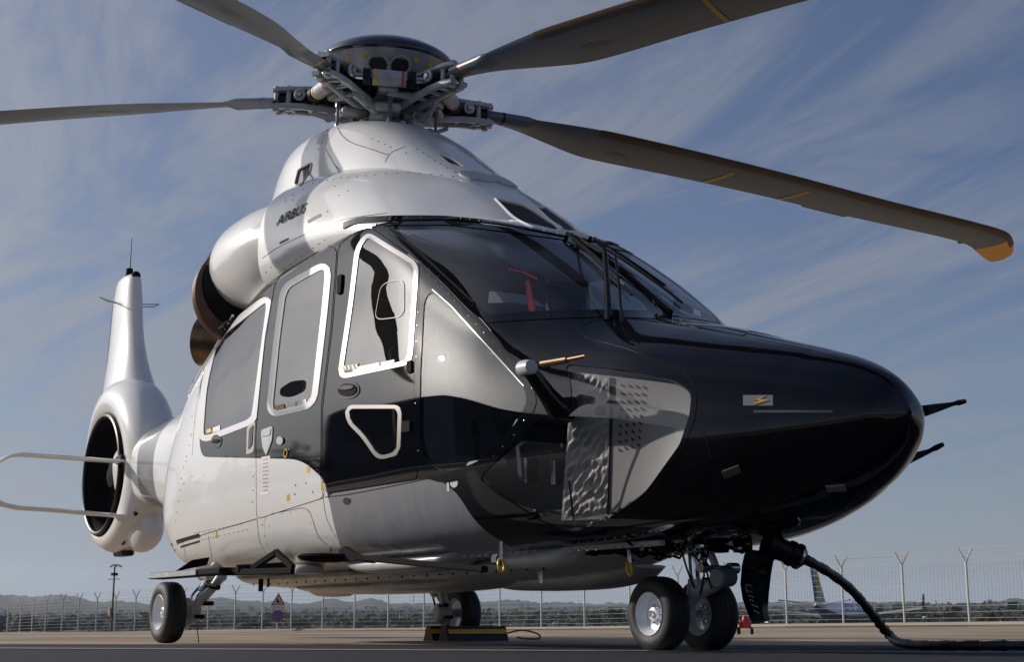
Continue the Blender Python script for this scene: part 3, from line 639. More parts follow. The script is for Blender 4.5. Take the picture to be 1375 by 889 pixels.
# lightning badge on the nose
m = MB(); patch(m, [(998, 531), (1038, 531), (1038, 545), (998, 545)], 0.003); b = m.build('badge', mat('badge_grey', (.22, .22, .22), .4), heli, label='grey rectangular badge with a gold lightning bolt')
m = MB(); patch(m, [(1029, 531.5), (1014, 537.5), (1019, 538.5), (1016.5, 539.5)], 0.0055, .002); patch(m, [(1019, 538.5), (1012, 543.5), (1025, 538.8), (1021.5, 537)], 0.0055, .002); patch(m, [(1023, 537), (1033, 538), (1018, 542.5), (1012, 544), (1019, 539)], 0.006, .002)
m.build('lightning_bolt', mat('gold_print', (.75, .42, .12), .35), b)
# small nose items
m = MB(); patch(m, [(970, 632), (992, 624), (996, 633), (974, 641)], 0.02, .03); m.build('nose_sensor', mat('sensor_olive', (.09, .085, .06), .3), heli)
m = MB(); patch(m, [(1108, 652), (1134, 650), (1136, 657), (1110, 658)], 0.012, .02); m.build('nose_light', mat('lens_grey', (.25, .25, .26), .15), heli)

# ------------------------------------------------------------------ lettering on the skin
def text_on_skin(txt, name, u0, v0, ux, uy, vx, vy, m_, size=1.0, lift=0.0025, shear=0.0, weight=.012, parent=heli, tree=None):
    cu = bpy.data.curves.new('t', 'FONT'); cu.body = txt; cu.size = 1; cu.shear = shear; cu.resolution_u = 3; cu.offset = weight
    o = bpy.data.objects.new('t', cu); COL.objects.link(o); dg = bpy.context.evaluated_depsgraph_get(); me = bpy.data.meshes.new_from_object(o.evaluated_get(dg)); bpy.data.objects.remove(o)
    bm = bmesh.new(); bm.from_mesh(me); bmesh.ops.triangulate(bm, faces=bm.faces); bmesh.ops.subdivide_edges(bm, edges=bm.edges, cuts=2, use_grid_fill=True); bmesh.ops.triangulate(bm, faces=bm.faces); bm.verts.index_update(); V = []
    for v in bm.verts:
        p, n = hit(u0+v.co.x*ux+v.co.y*vx, v0+v.co.x*uy+v.co.y*vy, tree); V.append(p+n*lift if p is not None else np.zeros(3))
    F = []
    for f in bm.faces:
        i = [v.index for v in f.verts]; a, b_, c = (V[j] for j in i)
        F.append(tuple(i) if np.cross(b_-a, c-a)@(CAM-a) > 0 else tuple(i[::-1]))
    bm.free(); r = MB(); r.add(V, F); return r.build(name, m_, parent, 5)
text_on_skin('AIRBUS', 'maker_lettering', 372, 303, 11.6, -5.6, 1.5, -17, TEXTM, shear=0.35, weight=.022, lift=.006)
text_on_skin('F-WWPL', 'registration_mark', 327, 392, 5.2, -6.0, 2, -13, TEXTM)
text_on_skin('AIR', 'panel_code', 402, 752-11, 0.001, 0.001, 0, 0, TEXTM) if False else None

# ------------------------------------------------------------------ cowling openings: shallow dark ducts with a lip
def duct(poly, name, lip=0.008, tree=None, depth=.03):
    m = MB(); patch(m, poly, 0.003, .004, tree); o = m.build(name, DARK, heli)
    e = MB(); T = [hit(*q, tree) for q in closed(poly)]; T = [t[0]+t[1]*.004 for t in T if t[0] is not None]; e.tube(T, lip, 6); e.build('duct_lip', WHITE, o); return o
m = MB(); patch(m, rounded([(413, 296, 1), (431, 286, 1), (432, 290, 1), (414, 300, 1)], 1, 3), 0.002, .004); patch(m, rounded([(375, 325, 1), (388, 319, 1), (388, 322, 1), (376, 328, 1)], 1, 3), 0.002, .004); m.each('drain_slot', SEAL, heli)

# ------------------------------------------------------------------ door furniture
def oval(cx, cy, a, b, ang=0, n=18): return [(cx+a*math.cos(t)*math.cos(ang)-b*math.sin(t)*math.sin(ang), cy+a*math.cos(t)*math.sin(ang)+b*math.sin(t)*math.cos(ang)) for t in np.linspace(0, 2*math.pi, n, endpoint=False)]
m = MB(); m.mi = 0; patch(m, oval(468, 524, 15.5, 12, -.1), .006, .01); m.mi = 1; patch(m, oval(468, 524, 12.5, 8.5, -.1), .012, .01); m.mi = 0; patch(m, oval(468, 521, 10, 3, -.1), .020, .01)
both(m, 'door_handle', [BLACK, BLACKM])
m = MB(); patch(m, oval(291, 593, 7, 9, 0), .005, .008); m.mi = 1; patch(m, oval(291, 593, 5, 2.5, -.3), .012, .01); both(m, 'rear_door_handle', [BLACK, BLACKM])
m = MB(); patch(m, rounded([(331, 611, 2), (332, 574, 3), (343, 565, 2), (341, 607, 3)], 2, 3), .003, .006); m.mi = 1; patch(m, rounded([(334, 604, 1), (335, 577, 2), (341, 571, 1), (339, 598, 2)], 2, 3), .006, .004); both(m, 'recessed_pull', [FRAMEG, SEAL])
m = MB(); patch(m, rounded([(351, 578, 4), (367, 572, 4), (366, 592, 6), (358, 612, 3), (353, 600, 6)], 4, 5), .006, .01); m.mi = 1; patch(m, [(354, 580), (365, 576), (364, 584), (354, 587)], .010, .005); both(m, 'latch_plate', [LGREY, GREYM])
m = MB(); patch(m, oval(377, 592, 4.5, 5.5), .01, .014); m.build('fuel_vent', STEEL, heli)
m = MB(); p, n, t, b = frame_at(384.5, 609); m.torus(p+n*.004, n, .028, .006, 18, 6); m.build('yellow_ring_mark', YELLOW, heli)
for q in ([(412, 627), (416, 626), (416, 634), (412, 635)], [(385, 665), (389, 664), (389, 672), (385, 673)], [(431, 647), (433, 646), (434, 658), (431, 659)], [(290, 714), (292, 713), (292, 722), (290, 723)]):
    m = MB(); patch(m, q, .002, .004); m.build('yellow_marker', YELLOW, heli)
for q in ([(351, 614), (363, 612), (361, 664), (350, 666)],):
    m = MB(); patch(m, q, .002, .003); pl = m.build('red_text_placard', STICK, heli); m = MB()
    for k in range(9): y = 617+k*5.2; ribbon(m, [(353, y+.6), (360, y-.4)], .004, .003)
    m.build('placard_text', mat('placard_red', (.45, .12, .1), .5), pl)
# stickers low on the window panes
for q in ([(474, 494), (510, 487), (510, 494), (475, 500)], [(512, 487), (530, 483), (530, 489), (512, 493)], [(387, 541), (398, 539), (397, 549), (387, 550)], [(399, 538), (412, 536), (411, 546), (399, 548)], [(286, 575), (296, 571), (296, 578), (286, 581)]):
    m = MB(); patch(m, q, .004, .003); m.build('window_sticker', STICK, heli)
for q in ([(461, 491), (482, 488), (480, 496), (462, 499)], [(369, 546), (382, 543), (381, 549), (370, 552)], [(277, 577), (283, 574), (282, 581), (277, 583)]):
    m = MB(); patch(m, q, .004, .003); pl = m.build('warning_sticker', SEAL, heli); m = MB(); n_ = 4
    for k in range(n_):
        u = (k+.3)/n_; x = q[0][0]+(q[1][0]-q[0][0])*u; y = q[0][1]+(q[1][1]-q[0][1])*u+1; patch(m, [(x, y), (x+2, y-.3), (x+3.4, y+4.5), (x+1.4, y+4.8)], .006, .002)
    m.build('yellow_chevrons', YELLOW, pl)
# emergency mirror-like vent pane in the front door window
m = MB(); pth = rounded([(512, 381), (543, 374), (543, 425), (503, 430)], 12, 7)
ribbon(m, closed(pth), .005, .003, step=4); m.build('sliding_vent_pane_rim', SEAL, heli)
m = MB(); patch(m, rounded([(548, 486, 1), (554, 484, 1), (554, 500, 1), (548, 502, 1)], 1, 2), .012, .02); patch(m, rounded([(541, 566, 1), (552, 565, 1), (552, 580, 1), (541, 581, 1)], 1, 2), .012, .02); patch(m, rounded([(455, 371, 1), (461, 368, 1), (459, 394, 1), (454, 396, 1)], 1, 2), .014, .02)
m.each('door_hinge', BLACKM, heli); mirrored(m).each('door_hinge', BLACKM, heli)
m = MB(); patch(m, oval(466, 673, 5, 5), .003, .005); m.build('film_drain_hole', mat('brown_plug', (.05, .035, .03), .4), heli)
m = MB(); patch(m, oval(610, 649, 5, 6), .003, .004); patch(m, [(600, 645), (603, 645), (604, 660), (601, 660)], .003, .004); m.build('static_port_mark', STICK, heli)
# matte black patch low on the cabin door pane
m = MB(); patch(m, rounded([(376, 522, 5), (392, 512, 4), (411, 510, 5), (410, 525, 6), (390, 534, 8), (376, 532, 5)], 4, 4), .002, .003); m.build('dark_pane_patch', BLACKM, heli)

# ------------------------------------------------------------------ windscreen: centre post, wipers, deflector struts, far edge
def sk(px, py, l=0.0): p, n = hit(px, py); return p+n*l
def zs(x, y):   # skin height at (x,y) from above
    loc, n, i, d = skin.ray_cast(Vector((x, y, 6)), Vector((0, 0, -1))); return np.array(loc), np.array(n)
cp = [zs(x, 0.0)[0]+[.004, 0, .006] for x in np.linspace(2.62, 3.62, 12)]
m = MB(); m.tube(cp, .015, 8); m.build('windscreen_centre_post', BLACKM, heli)
def wiper(y0, sg):
    m = MB(); a, na = zs(2.70, sg*.09); pts = []
    for t in np.linspace(0, 1, 8): q, nq = zs(2.72+.62*t, sg*(.10+.07*t)); pts.append(q+nq*.035)
    m.tube(pts, .010, 6); m.cyl(a-na*.02, a+na*.04, .014, .012, 10); o = m.build('windscreen_wiper', BLACKM, heli)
    m = MB(); pts = []
    for t in np.linspace(-.15, 1.12, 10): q, nq = zs(2.86+.56*t, sg*(.11+.07*t)); pts.append(q+nq*.018)
    m.tube(pts, [.008]*10, 6); m.build('wiper_blade', SEAL, o)
    m = MB(); m.tube([p+np.array([0, 0, .014]) for p in pts[1:-1]], .007, 5); m.build('wiper_spine', FRAMEG, o)
wiper(.1, -1); wiper(.1, 1)
for (pa, pb, y, r) in (((812, 337), (817, 427), .0, .016), ((826, 340), (835, 430), .05, .008)):
    # both rods stand upright in front of the screen, feet on the hood
    foot = sk(pb[0], pb[1]); top = on_plane(pa[0], pa[1], 1, foot[1]+.02)
    m = MB(); m.tube([foot, foot*.5+top*.5+np.array([0, .004, 0]), top], r, 10); m.cyl(foot-[0, 0, .01], foot+[0, 0, .05], r*1.6, r*1.3, 10)
    m.build('wire_deflector_rod', BLACK, heli)
top1 = on_plane(812, 337, 1, sk(817, 427)[1]+.02)
m = MB(); m.tube([top1, top1+[-.10, .03, .03], zs(2.62, .05)[0]], .011, 8); m.build('deflector_bracket', BLACKM, heli)
ed = [(lambda t: t[0]+t[1]*.012)(zs(x, y)) for x, y in ((1.75, .86), (2.1, .87), (2.5, .88), (2.9, .885), (3.2, .86), (3.45, .78))]
m = MB(); m.tube(ed, .02, 8); m.build('port_pillar_seal', BLACKM, heli)
m = MB(); m.tube([e*[1, -1, 1] for e in ed[:4]], .006, 8); m.build('starboard_pillar_seal', BLACKM, heli)

# ------------------------------------------------------------------ pitot probes on both cheeks
m = MB(); a = on_plane(748, 548, 1, -.90); b_ = on_plane(708, 494, 1, -1.10); tip = on_plane(786, 478, 1, -1.12); mid = on_plane(728, 489, 1, -1.11); q = on_plane(762, 483, 1, -1.12)
m.tube([a+[0, .08, 0], a, b_*.35+a*.65, b_*.8+a*.2, b_], [.075, .064, .048, .042, .040], 14); pt = m.build('pitot_mast', BLACK, heli)
m2 = MB(); m2.lathe(b_-(mid-b_)*.35, mid-b_, [(0, .035), (.008, .045), (.05, .045), (.10, .038), (.105, .03)], 14); m2.build('pitot_boss', LGREY, pt)
m3 = MB(); m3.tube([mid, q, q+(tip-q)*.02, tip], [.019, .017, .010, .008], 10); m3.build('pitot_tube', EXHAUST, pt)
mm = mirrored(m); pp = mm.build('pitot_mast', BLACK, heli); mirrored(m2).build('pitot_boss', LGREY, pp); mirrored(m3).build('pitot_tube', EXHAUST, pp)
# two dark probes that stick out beyond the far side of the nose
for pa, pm, pb, Y0 in (((1240, 552), (1278, 543), (1296, 539), .9), ((1205, 622), (1248, 606), (1266, 597), .75)):
    a = on_plane(*pa, 1, Y0-.35); mm_ = on_plane(*pm, 1, Y0); e_ = on_plane(*pb, 1, Y0)
    m = MB(); m.tube([a, mm_*.5+a*.5, mm_, mm_*.5+e_*.5, e_], [.03, .022, .012, .016, .012], 10); m.build('nose_probe', BLACKM, heli)

m = MB(); ribbon(m, list(cr_curve(np.array([(462, 303), (480, 297), (515, 294.5), (560, 293.5), (610, 294.5), (662, 300), (715, 309), (760, 318)], float), 5)), .045, .012, thick=.03); both(m, 'windscreen_top_strip', BLACK)
m = MB(); rivets(m, [(480, 297), (515, 294.5), (560, 293.5), (610, 294.5), (662, 300), (715, 309), (760, 318)], .09, .006, .018); m.build('strip_rivets', STEEL, heli)['kind'] = 'stuff'
# ------------------------------------------------------------------ engine nacelle, intake, exhaust on the roof
def nac(sg):
    m = MB(); ax = np.array([-1.0, -.06*0, 0.0]); prof = [(0, .33), (.25, .385), (.6, .405), (.95, .385), (1.15, .32), (1.22, .27)]
    c = np.array([-.28, -.60, 3.13])
    m.lathe(c, ax, [(a, r) for a, r in cr_curve(np.array(prof), 4)], 32); o = (m if sg < 0 else mirrored(m)).build('engine_nacelle', WHITE, heli, 60)
    m = MB(); m.lathe(c+[-1.20, -.02, -.02], ax, [(0, .25), (.02, .30), (.08, .31), (.12, .27)], 32); m.lathe(c+[-1.02, -.02, -.14], ax, [(0, .3), (.06, .375), (.12, .39), (.15, .36)], 32)
    (m if sg < 0 else mirrored(m)).build('intake_seal', SEAL, o)
    m = MB(); m.mi = 0
    for k in range(14):
        r = .435-.0014*k*k; m.lathe(c+[-1.10-.030*k, -.02, -.22], ax, [(0, r-.012), (.006, r), (.020, r), (.026, r-.012)], 36)
    (m if sg < 0 else mirrored(m)).build('intake_mesh', BROWN, o)
    m = MB(); p = np.array([-2.05, -.62, 2.62]); d = np.array([-.75, -.62, .12]); d /= np.linalg.norm(d)
    m.lathe(p-d*.5, d, [(0, .17), (.3, .20), (.52, .235), (.60, .235), (.60, .215), (.2, .18)], 28, caps=True); (m if sg < 0 else mirrored(m)).build('exhaust_pipe', EXHAUST, heli)
for sg in (-1, 1): nac(sg)
# engine deck behind the forward cowl and a closing wall
m = MB(); m.lathe((-.25, 0, 2.95), (-1, 0, -.10), [(0, .62), (.8, .60), (1.8, .45), (2.8, .25), (3.4, .12)], 28, flat=1.0); m.build('engine_deck', WHITE, heli, 60)
m = MB()
pts = [np.array(q) for q in ((-2.0, -.82, 2.08), (-1.88, -.76, 2.28), (-1.68, -.73, 2.43), (-1.40, -.76, 2.53), (-1.1, -.80, 2.62))]
m.tube(pts, .035, 8); both(m, 'roof_scoop_lip', SEAL); m = MB(); m.tube([p+np.array([0, -.02, .04]) for p in pts], .012, 6); both(m, 'roof_scoop_trim', WHITE)
m = MB(); p, n, t, b = np.array([-1.2, -.83, 2.56]), np.array([-.1, -.75, .65]), np.array([1., 0, .1]), np.array([.1, .65, .75]); m.tube([p, p+n*.05+t*.03, p+n*.05+t*.13, p+t*.16], .012, 6); m.tube([p+b*-.03, p+n*.05+t*.03-b*.05, p+n*.05+t*.13-b*.05, p+t*.16-b*.03], .012, 6); m.build('roof_grab_handle', SEAL, heli)

# ------------------------------------------------------------------ tail: boom sleeve, fin, ducted fan, biplane stabiliser
m = MB(); FC = np.array([-6.18, -.05, 1.80])
def ring_tail():
    n = 56; prof = 18; V = []; F = []
    for i in range(n):
        a = 2*math.pi*i/n; ca, sa = math.cos(a), math.sin(a)
        Ro = .88+.34*max(0, ca)**2*max(0, .75+sa*.3)+.24*max(0, sa)**3-.03*max(0, -ca)
        ri = .625; t = .27+.05*max(0, sa)
        for j in range(prof):
            b = 2*math.pi*j/prof; cb, sb = math.cos(b), math.sin(b); r = (Ro+ri)/2+(Ro-ri)/2*np.sign(cb)*abs(cb)**.8; w = t*np.sign(sb)*abs(sb)**.62*(1-.35*max(0, cb))
            V.append(FC+[ca*r, w, sa*r])
    for i in range(n):
        for j in range(prof): F.append((i*prof+j, i*prof+(j+1) % prof, ((i+1) % n)*prof+(j+1) % prof, ((i+1) % n)*prof+j))
    m = MB(); m.add(V, F); return m
ring_tail().build('fan_shroud', WHITE, heli, 50)
m = MB(); m.lathe(FC+[0, -.285, 0], (0, 1, 0), [(0, .665), (.012, .70), (.02, .665), (.05, .62), (.28, .60), (.5, .61), (.55, .69)], 48, caps=False); m.F = [f[::-1] for f in m.F]
duct_o = m.build('fan_duct', BLACKM, heli, 60)
m = MB(); m.torus(FC+[0, -.275, 0], (0, 1, 0), .665, .028, 48, 8); m.build('duct_lip_seal', SEAL, duct_o)
m = MB(); m.lathe(FC+[0, -.20, 0], (0, 1, 0), [(0, .06), (.03, .14), (.12, .17), (.4, .18)], 20); m.build('fan_hub', BLACKM, heli)
for k in range(10):
    a = 2*math.pi*(k+.13*math.sin(k*2.1))/10+.2; ca, sa = math.cos(a), math.sin(a); e = np.array([ca, 0, sa]); tg = np.array([-sa, 0, ca]); q = FC+[0, -.08, 0]
    w = tg*.05*.8+np.array([0, .05*.6, 0]); m = MB(); m.prism([q+e*.14-w, q+e*.60-w*1.2, q+e*.60+w*1.2, q+e*.14+w], np.array([0, .012, 0])+tg*-.004); m.build('fan_blade', BLACKM, heli)
for k in range(3):
    a = 2*math.pi*k/3+.5; e = np.array([math.cos(a), 0, math.sin(a)]); m = MB(); m.cyl(FC+e*.1+[0, .13, 0], FC+e*.64+[0, .13, 0], .035, .03, 8); m.build('fan_stator', BLACKM, heli)
# fin
def fin():
    st = [(2.16, -5.12, -5.5, .20), (2.30, -5.20, -5.7, .25), (2.40, -5.32, -6.1, .28), (2.48, -5.44, -7.0, .30), (2.70, -5.68, -7.26, .26), (2.95, -5.88, -7.28, .205), (3.2, -6.02, -7.26, .16), (3.5, -6.14, -7.22, .13), (4.0, -6.26, -7.14, .115), (4.20, -6.32, -7.06, .09), (4.235, -6.45, -6.95, .03)]
    n = 20; V = []; F = []; S_ = cr_curve(np.array(st), 5)
    for z, xl, xt, t in S_:
        for k in range(n):
            a = 2*math.pi*k/n; u = (1-math.cos(a))/2; x = xl+(xt-xl)*u; th = t*math.sin(a)*(abs(1-u))**.35*1.25 if 0 < u < 1 else 0
            V.append((x, th*1.0+(.0), z))
    m = MB()
    for i in range(len(S_)-1):
        for k in range(n): F.append((i*n+k, i*n+(k+1) % n, (i+1)*n+(k+1) % n, (i+1)*n+k))
    F.append(tuple((len(S_)-1)*n+k for k in range(n))); m.add(V, F); return m
f = fin().build('tail_fin', WHITE, heli, 50)
m = MB(); m.tube([(-7.30, 0, 3.0), (-7.235, 0, 3.5), (-7.155, 0, 4.0)], .022, 6); m.build('fin_trailing_strip', GREYM, f)
m = MB(); m.cyl((-6.62, 0, 4.2), (-6.62, 0, 4.34), .05, .04, 12); m.cyl((-6.6, 0, 4.3), (-6.6, 0, 4.72), .006, .003, 6); m.build('fin_whip_antenna', BLACKM, f)
m = MB(); m.ball((-6.36, 0, 4.20), .055, 12, 8); m.build('fin_beacon', BLACKM, f)
m = MB()
for s_ in (-1, 1):
    m.tube([(-6.75, s_*.06, 3.93), (-6.7, s_*.28, 3.95), (-6.55, s_*.36, 3.93), (-6.5, s_*.28, 3.88), (-6.5, s_*.08, 3.86)], .007, 6); m.cyl((-6.75, s_*.02, 3.93), (-6.75, s_*.1, 3.93), .015, .01, 8)
m.build('fin_loop_antenna', GREYM, f)
# transition between boom and shroud, lower fairing, bumper
m = MB(); m.ball((-5.62, 0, 1.17), .42, 20, 12, sc=(1, .46, .62)); m.build('tail_lower_fairing', WHITE, heli, 60)
m = MB(); m.box((-6.1, -.05, .915), (.36, .14, .06), bev=.02); m.cyl((-5.75, -.165, 1.06), (-5.75, -.18, 1.06), .07, n=16); m.each('tail_bumper', SEAL, heli)
m = MB(); m.tube([(-5.30, -.19, 1.30), (-5.42, -.21, 1.42), (-5.9, -.24, 1.43), (-6.0, -.24, 1.36)], .025, 6); m.build('tail_seal', SEAL, heli)
m = MB(); m.cyl((-4.1, -.05, 2.25), (-4.1, -.05, 2.62), .006, .003, 6); m.build('boom_whip_antenna', BLACKM, heli)
# biplane stabiliser: two thin planes each side joined by curved tips
def airfoil_path(pts, chord, th, n=12):
    V = []; F = []
    for i, p in enumerate(pts):
        p = np.array(p, float); t = np.array(pts[min(i+1, len(pts)-1)], float)-np.array(pts[max(i-1, 0)], float); t[0] = 0; t /= np.linalg.norm(t); up_ = np.array([0, -t[2], t[1]]); 
        for k in range(n):
            a = 2*math.pi*k/n; u = (1-math.cos(a))/2; V.append(p+np.array([-chord*u, 0, 0])+up_*th*math.sin(a)*(1-u)**.4)
    for i in range(len(pts)-1):
        for k in range(n): F.append((i*n+k, i*n+(k+1) % n, (i+1)*n+(k+1) % n, (i+1)*n+k))
    F += [tuple(range(n))[::-1], tuple((len(pts)-1)*n+k for k in range(n))]; return V, F
for s_ in (-1, 1):
    yu = [.2, .6, 1.0, 1.4, 1.52, 1.60, 1.72, 1.72, 1.66, 1.56, 1.4, 1.0, .6, .1]; zu = [1.88, 1.88, 1.885, 1.89, 1.87, 1.82, 1.74, 1.55, 1.42, 1.36, 1.33, 1.32, 1.30, 1.28]
    V, F = airfoil_path([(-5.35, s_*y, z) for y, z in zip(yu, zu)], .30, .028); m = MB(); m.add(V, F); m.build('biplane_stabiliser', WHITE, heli, 40)
m = MB(); m.box((-5.48, -.34, 1.90), (.2, .05, .09), bev=.01); both(m, 'stabiliser_fitting', SEAL)

# ------------------------------------------------------------------ main rotor
TILT = R(3.39); RZ = 4.375
Rt = np.array([[math.cos(TILT), 0, math.sin(TILT)], [0, 1, 0], [-math.sin(TILT), 0, math.cos(TILT)]])
def rotor_matrix(az, k=1.0, flap=0.0): return Matrix.Translation((0, 0, RZ)) @ Matrix([list(r)+[0] for r in Rt]+[[0, 0, 0, 1]]) @ Matrix.Rotation(az, 4, 'Z') @ Matrix.Scale(k, 4) @ Matrix.Rotation(-flap, 4, 'Y')
#        r     lead   trail  drop    twist(deg, nose up)
BL = [(0.90, .080, -.085, 8), (1.05, .085, -.100, 10), (1.35, .105, -.165, 12), (1.65, .130, -.260, 12.5), (1.93, .150, -.345, 12), (2.25, .155, -.380, 11), (3.0, .155, -.380, 9.5), (4.0, .155, -.380, 7.5),
      (4.9, .158, -.375, 6), (5.25, .175, -.358, 5), (5.7, .215, -.315, 4.5), (6.1, .252, -.270, 4), (6.35, .262, -.258, 4), (6.50, .240, -.290, 4), (6.64, .150, -.360, 4), (6.80, .00, -.44, 4), (6.92, -.14, -.485, 4), (6.97, -.27, -.49, 4)]
BL = [(r, le, te, .005-.0092*r*r, tw) for r, le, te, tw in BL]
def blade_sec(r, le, te, z, tw, n=16, th=1.0):
    c = le-te; out = []
    for k in range(n):
        a = 2*math.pi*k/n; u = (1-math.cos(a))/2; t = .058*c+(.03 if r < 1.3 else 0); y = le-c*u; zz = th*t*math.sin(a)*((1-u)**.55)*1.5
        w = R(tw); yy = (y+.0); out.append((r, -(yy*math.cos(w)-zz*math.sin(w)), z+yy*math.sin(w)+zz*math.cos(w)))
    return out
def loft_secs(S_, n, caps=True, m=None):
    m = m or MB(); V = [v for s in S_ for v in s]; F = []
    for i in range(len(S_)-1):
        for k in range(n): F.append((i*n+k, (i+1)*n+k, (i+1)*n+(k+1) % n, i*n+(k+1) % n))
    if caps: F += [tuple(range(n)), tuple((len(S_)-1)*n+k for k in range(n))[::-1]]
    return m.add(V, F)
BS = cr_curve(np.array([b for b in BL], float), 5)
def bl_at(r): return [float(np.interp(r, BS[:, 0], BS[:, i])) for i in range(1, 5)]
def build_blade():
    m = MB(); loft_secs([blade_sec(*b) for b in BS if b[0] < 6.60], 16, m=m); me = m.mesh('rotor_blade', BLADE, 40)
    subs = []
    m = MB(); loft_secs([blade_sec(*b) for b in BS if b[0] > 6.57], 16, m=m); subs.append(('blade_tip', m.mesh('blade_tip', ORANGE, 40)))
    m = MB(); sec = []       # bronze leading edge strip
    for b in BS:
        if 1.9 < b[0] < 6.75:
            r, le, te, z, tw = b; c = le-te; w = R(tw); s = []
            for a in (-.95, -.7, -.35, 0, .35, .7, .95):
                u = (1-math.cos(a*.8))/2; t = .058*c; y = le-c*u+.003; zz = t*math.sin(a*.8)*((1-u)**.55)*1.5*1.05; s.append((r, -(y*math.cos(w)-zz*math.sin(w)), z+y*math.sin(w)+zz*math.cos(w)))
            sec.append(s+[s[0]])
    loft_secs([s[:-1] for s in sec], 7, m=m); subs.append(('erosion_strip', m.mesh('erosion_strip', EROS, 50)))
    for r0, w_, mm in ((3.35, .045, YELLOW), (4.2, .045, YELLOW)):      # stripes painted across the underside
        m = MB(); V = []
        for dr in (0, w_):
            for q in np.linspace(.30, .97, 8):
                le, te, z, tw = bl_at(r0+dr); w = R(tw); y = le-(le-te)*q; t = .058*(le-te); a = math.acos(1-2*q); zz = -t*math.sin(a)*((1-q)**.55)*1.5-.0025; V.append((r0+dr+(.5-q)*.15, -(y*math.cos(w)-zz*math.sin(w)), z+y*math.sin(w)+zz*math.cos(w)))
        m.add(V, [(i, i+1, i+9, i+8) for i in range(7)]); subs.append(('blade_stripe', m.mesh('blade_stripe', mm)))
    m = MB()
    for r0, r1 in ((4.45, 5.0), (6.30, 6.38)):
        P_ = []
        for r in (r0, r1): le, te, z, tw = bl_at(r); w = R(tw); P_.append((r, -te*math.cos(w), z+te*math.sin(w)))
        m.prism([P_[0], P_[1], (r1-.03, P_[1][1]+.035, P_[1][2]-.003), (r0+.02, P_[0][1]+.035, P_[0][2]-.003)], (0, 0, .004))
    subs.append(('trim_tab', m.mesh('trim_tab', BLADE)))
    m = MB(); 
    for k, L in enumerate((.30, .22, .26)):   # small stencilled lines near the root
        r = 2.15; le, te, z, tw = bl_at(r); w = R(tw); y = -.12-.03*k; m.box((r+L/2, -y, z+y*math.sin(w)-.040), (L, .006, .001))
    subs.append(('stencil_line', m.mesh('stencil_line', mat('stencil_yellow', (.3, .24, .06), .5))))
    return me, subs
bme, bsubs = build_blade()
bandc = {0: RED, 1: SEAL, 2: BLUEP, 3: BLUEP, 4: YELLOW}
AZ0 = 11
AZ = {0: AZ0-1.5, 1: AZ0+71.5, 2: AZ0+144, 3: AZ0-140.5, 4: AZ0-70}
for k in range(5):
    o = link_mesh('rotor_blade', bme, heli); o.matrix_world = rotor_matrix(R(AZ[k]), 1.0, R({0: 1.0, 3: -.9}.get(k, 0)))
    for nm, me in bsubs: s_ = link_mesh(nm, me, o)
    m = MB(); loft_secs([blade_sec(r, *bl_at(r), th=1.06) for r in (1.03, 1.05)], 16, m=m); m.build('root_band', bandc[k], o)
# rotor head: star, cap, then one sleeve assembly per blade
def rot_pts(m, az): return m
hubp = empty('rotor_head', (0, 0, 0), parent=heli)
def rbuild(m, name, mats, az=0, parent=None, sharp=35):
    o = m.build(name, mats, parent or heli, sharp); o.matrix_world = rotor_matrix(R(az)); return o
bpy.data.objects.remove(hubp)
m = MB(); m.lathe((0, 0, .26), (0, 0, 1), [(0, .54), (.012, .56), (.03, .56), (.085, .52), (.145, .42), (.195, .28), (.22, .13), (.225, .0)], 48); rbuild(m, 'rotor_cap', NAVY, sharp=60)
m = MB(); m.lathe((0, 0, .02), (0, 0, 1), [(0, .24), (.05, .27), (.10, .33), (.17, .43), (.235, .53), (.25, .545)], 48); sp = rbuild(m, 'cap_underside', GREYM, sharp=50)
for k in range(5):
    for s_ in (-1, 1):
        a = R(AZ0+36+72*k+s_*12); e = np.array([math.cos(a), math.sin(a), 0]); c = e*.405+np.array([0, 0, .165]); nn = e*.72+np.array([0, 0, -.69])
        m = MB(); m.lathe(c, nn, [(-.02, .088), (.012, .088), (.012, .078), (-.01, .076)], 20); m.lathe(c, nn, [(-.01, .072), (.005, .070)], 20); r_ = m.build('cap_port', DARK, sp); r_.matrix_world = rotor_matrix(0)
        m = MB(); m.torus(c+nn*.012, nn, .084, .012, 20, 6); r_ = m.build('port_rim', GREYM, sp); r_.matrix_world = rotor_matrix(0)
    a = R(AZ0+36+72*k); 
    for s_ in (-1, 1):
        b = a+s_*R(27); e = np.array([math.cos(b), math.sin(b), 0])
        m = MB(); m.box(e*.47+np.array([0, 0, .215]), (.05, .035, .010), rot=np.array(Matrix.Rotation(b, 3, 'Z')) @ np.array(Matrix.Rotation(R(-48), 3, 'Y')), bev=.003); r_ = m.build('balance_tab', YELLOW, sp); r_.matrix_world = rotor_matrix(0)
m = MB(); m.cyl((0, 0, -.55), (0, 0, .05), .14, .15, 24); m.lathe((0, 0, -.12), (0, 0, 1), [(0, .20), (.03, .30), (.09, .31), (.12, .24), (.2, .2)], 40); rbuild(m, 'rotor_mast', GREYM)
m = MB(); m.lathe((0, 0, -.36), (0, 0, 1), [(0, .22), (.02, .30), (.07, .31), (.09, .24), (.15, .20), (.17, .15)], 40); rbuild(m, 'swashplate', GREYM)
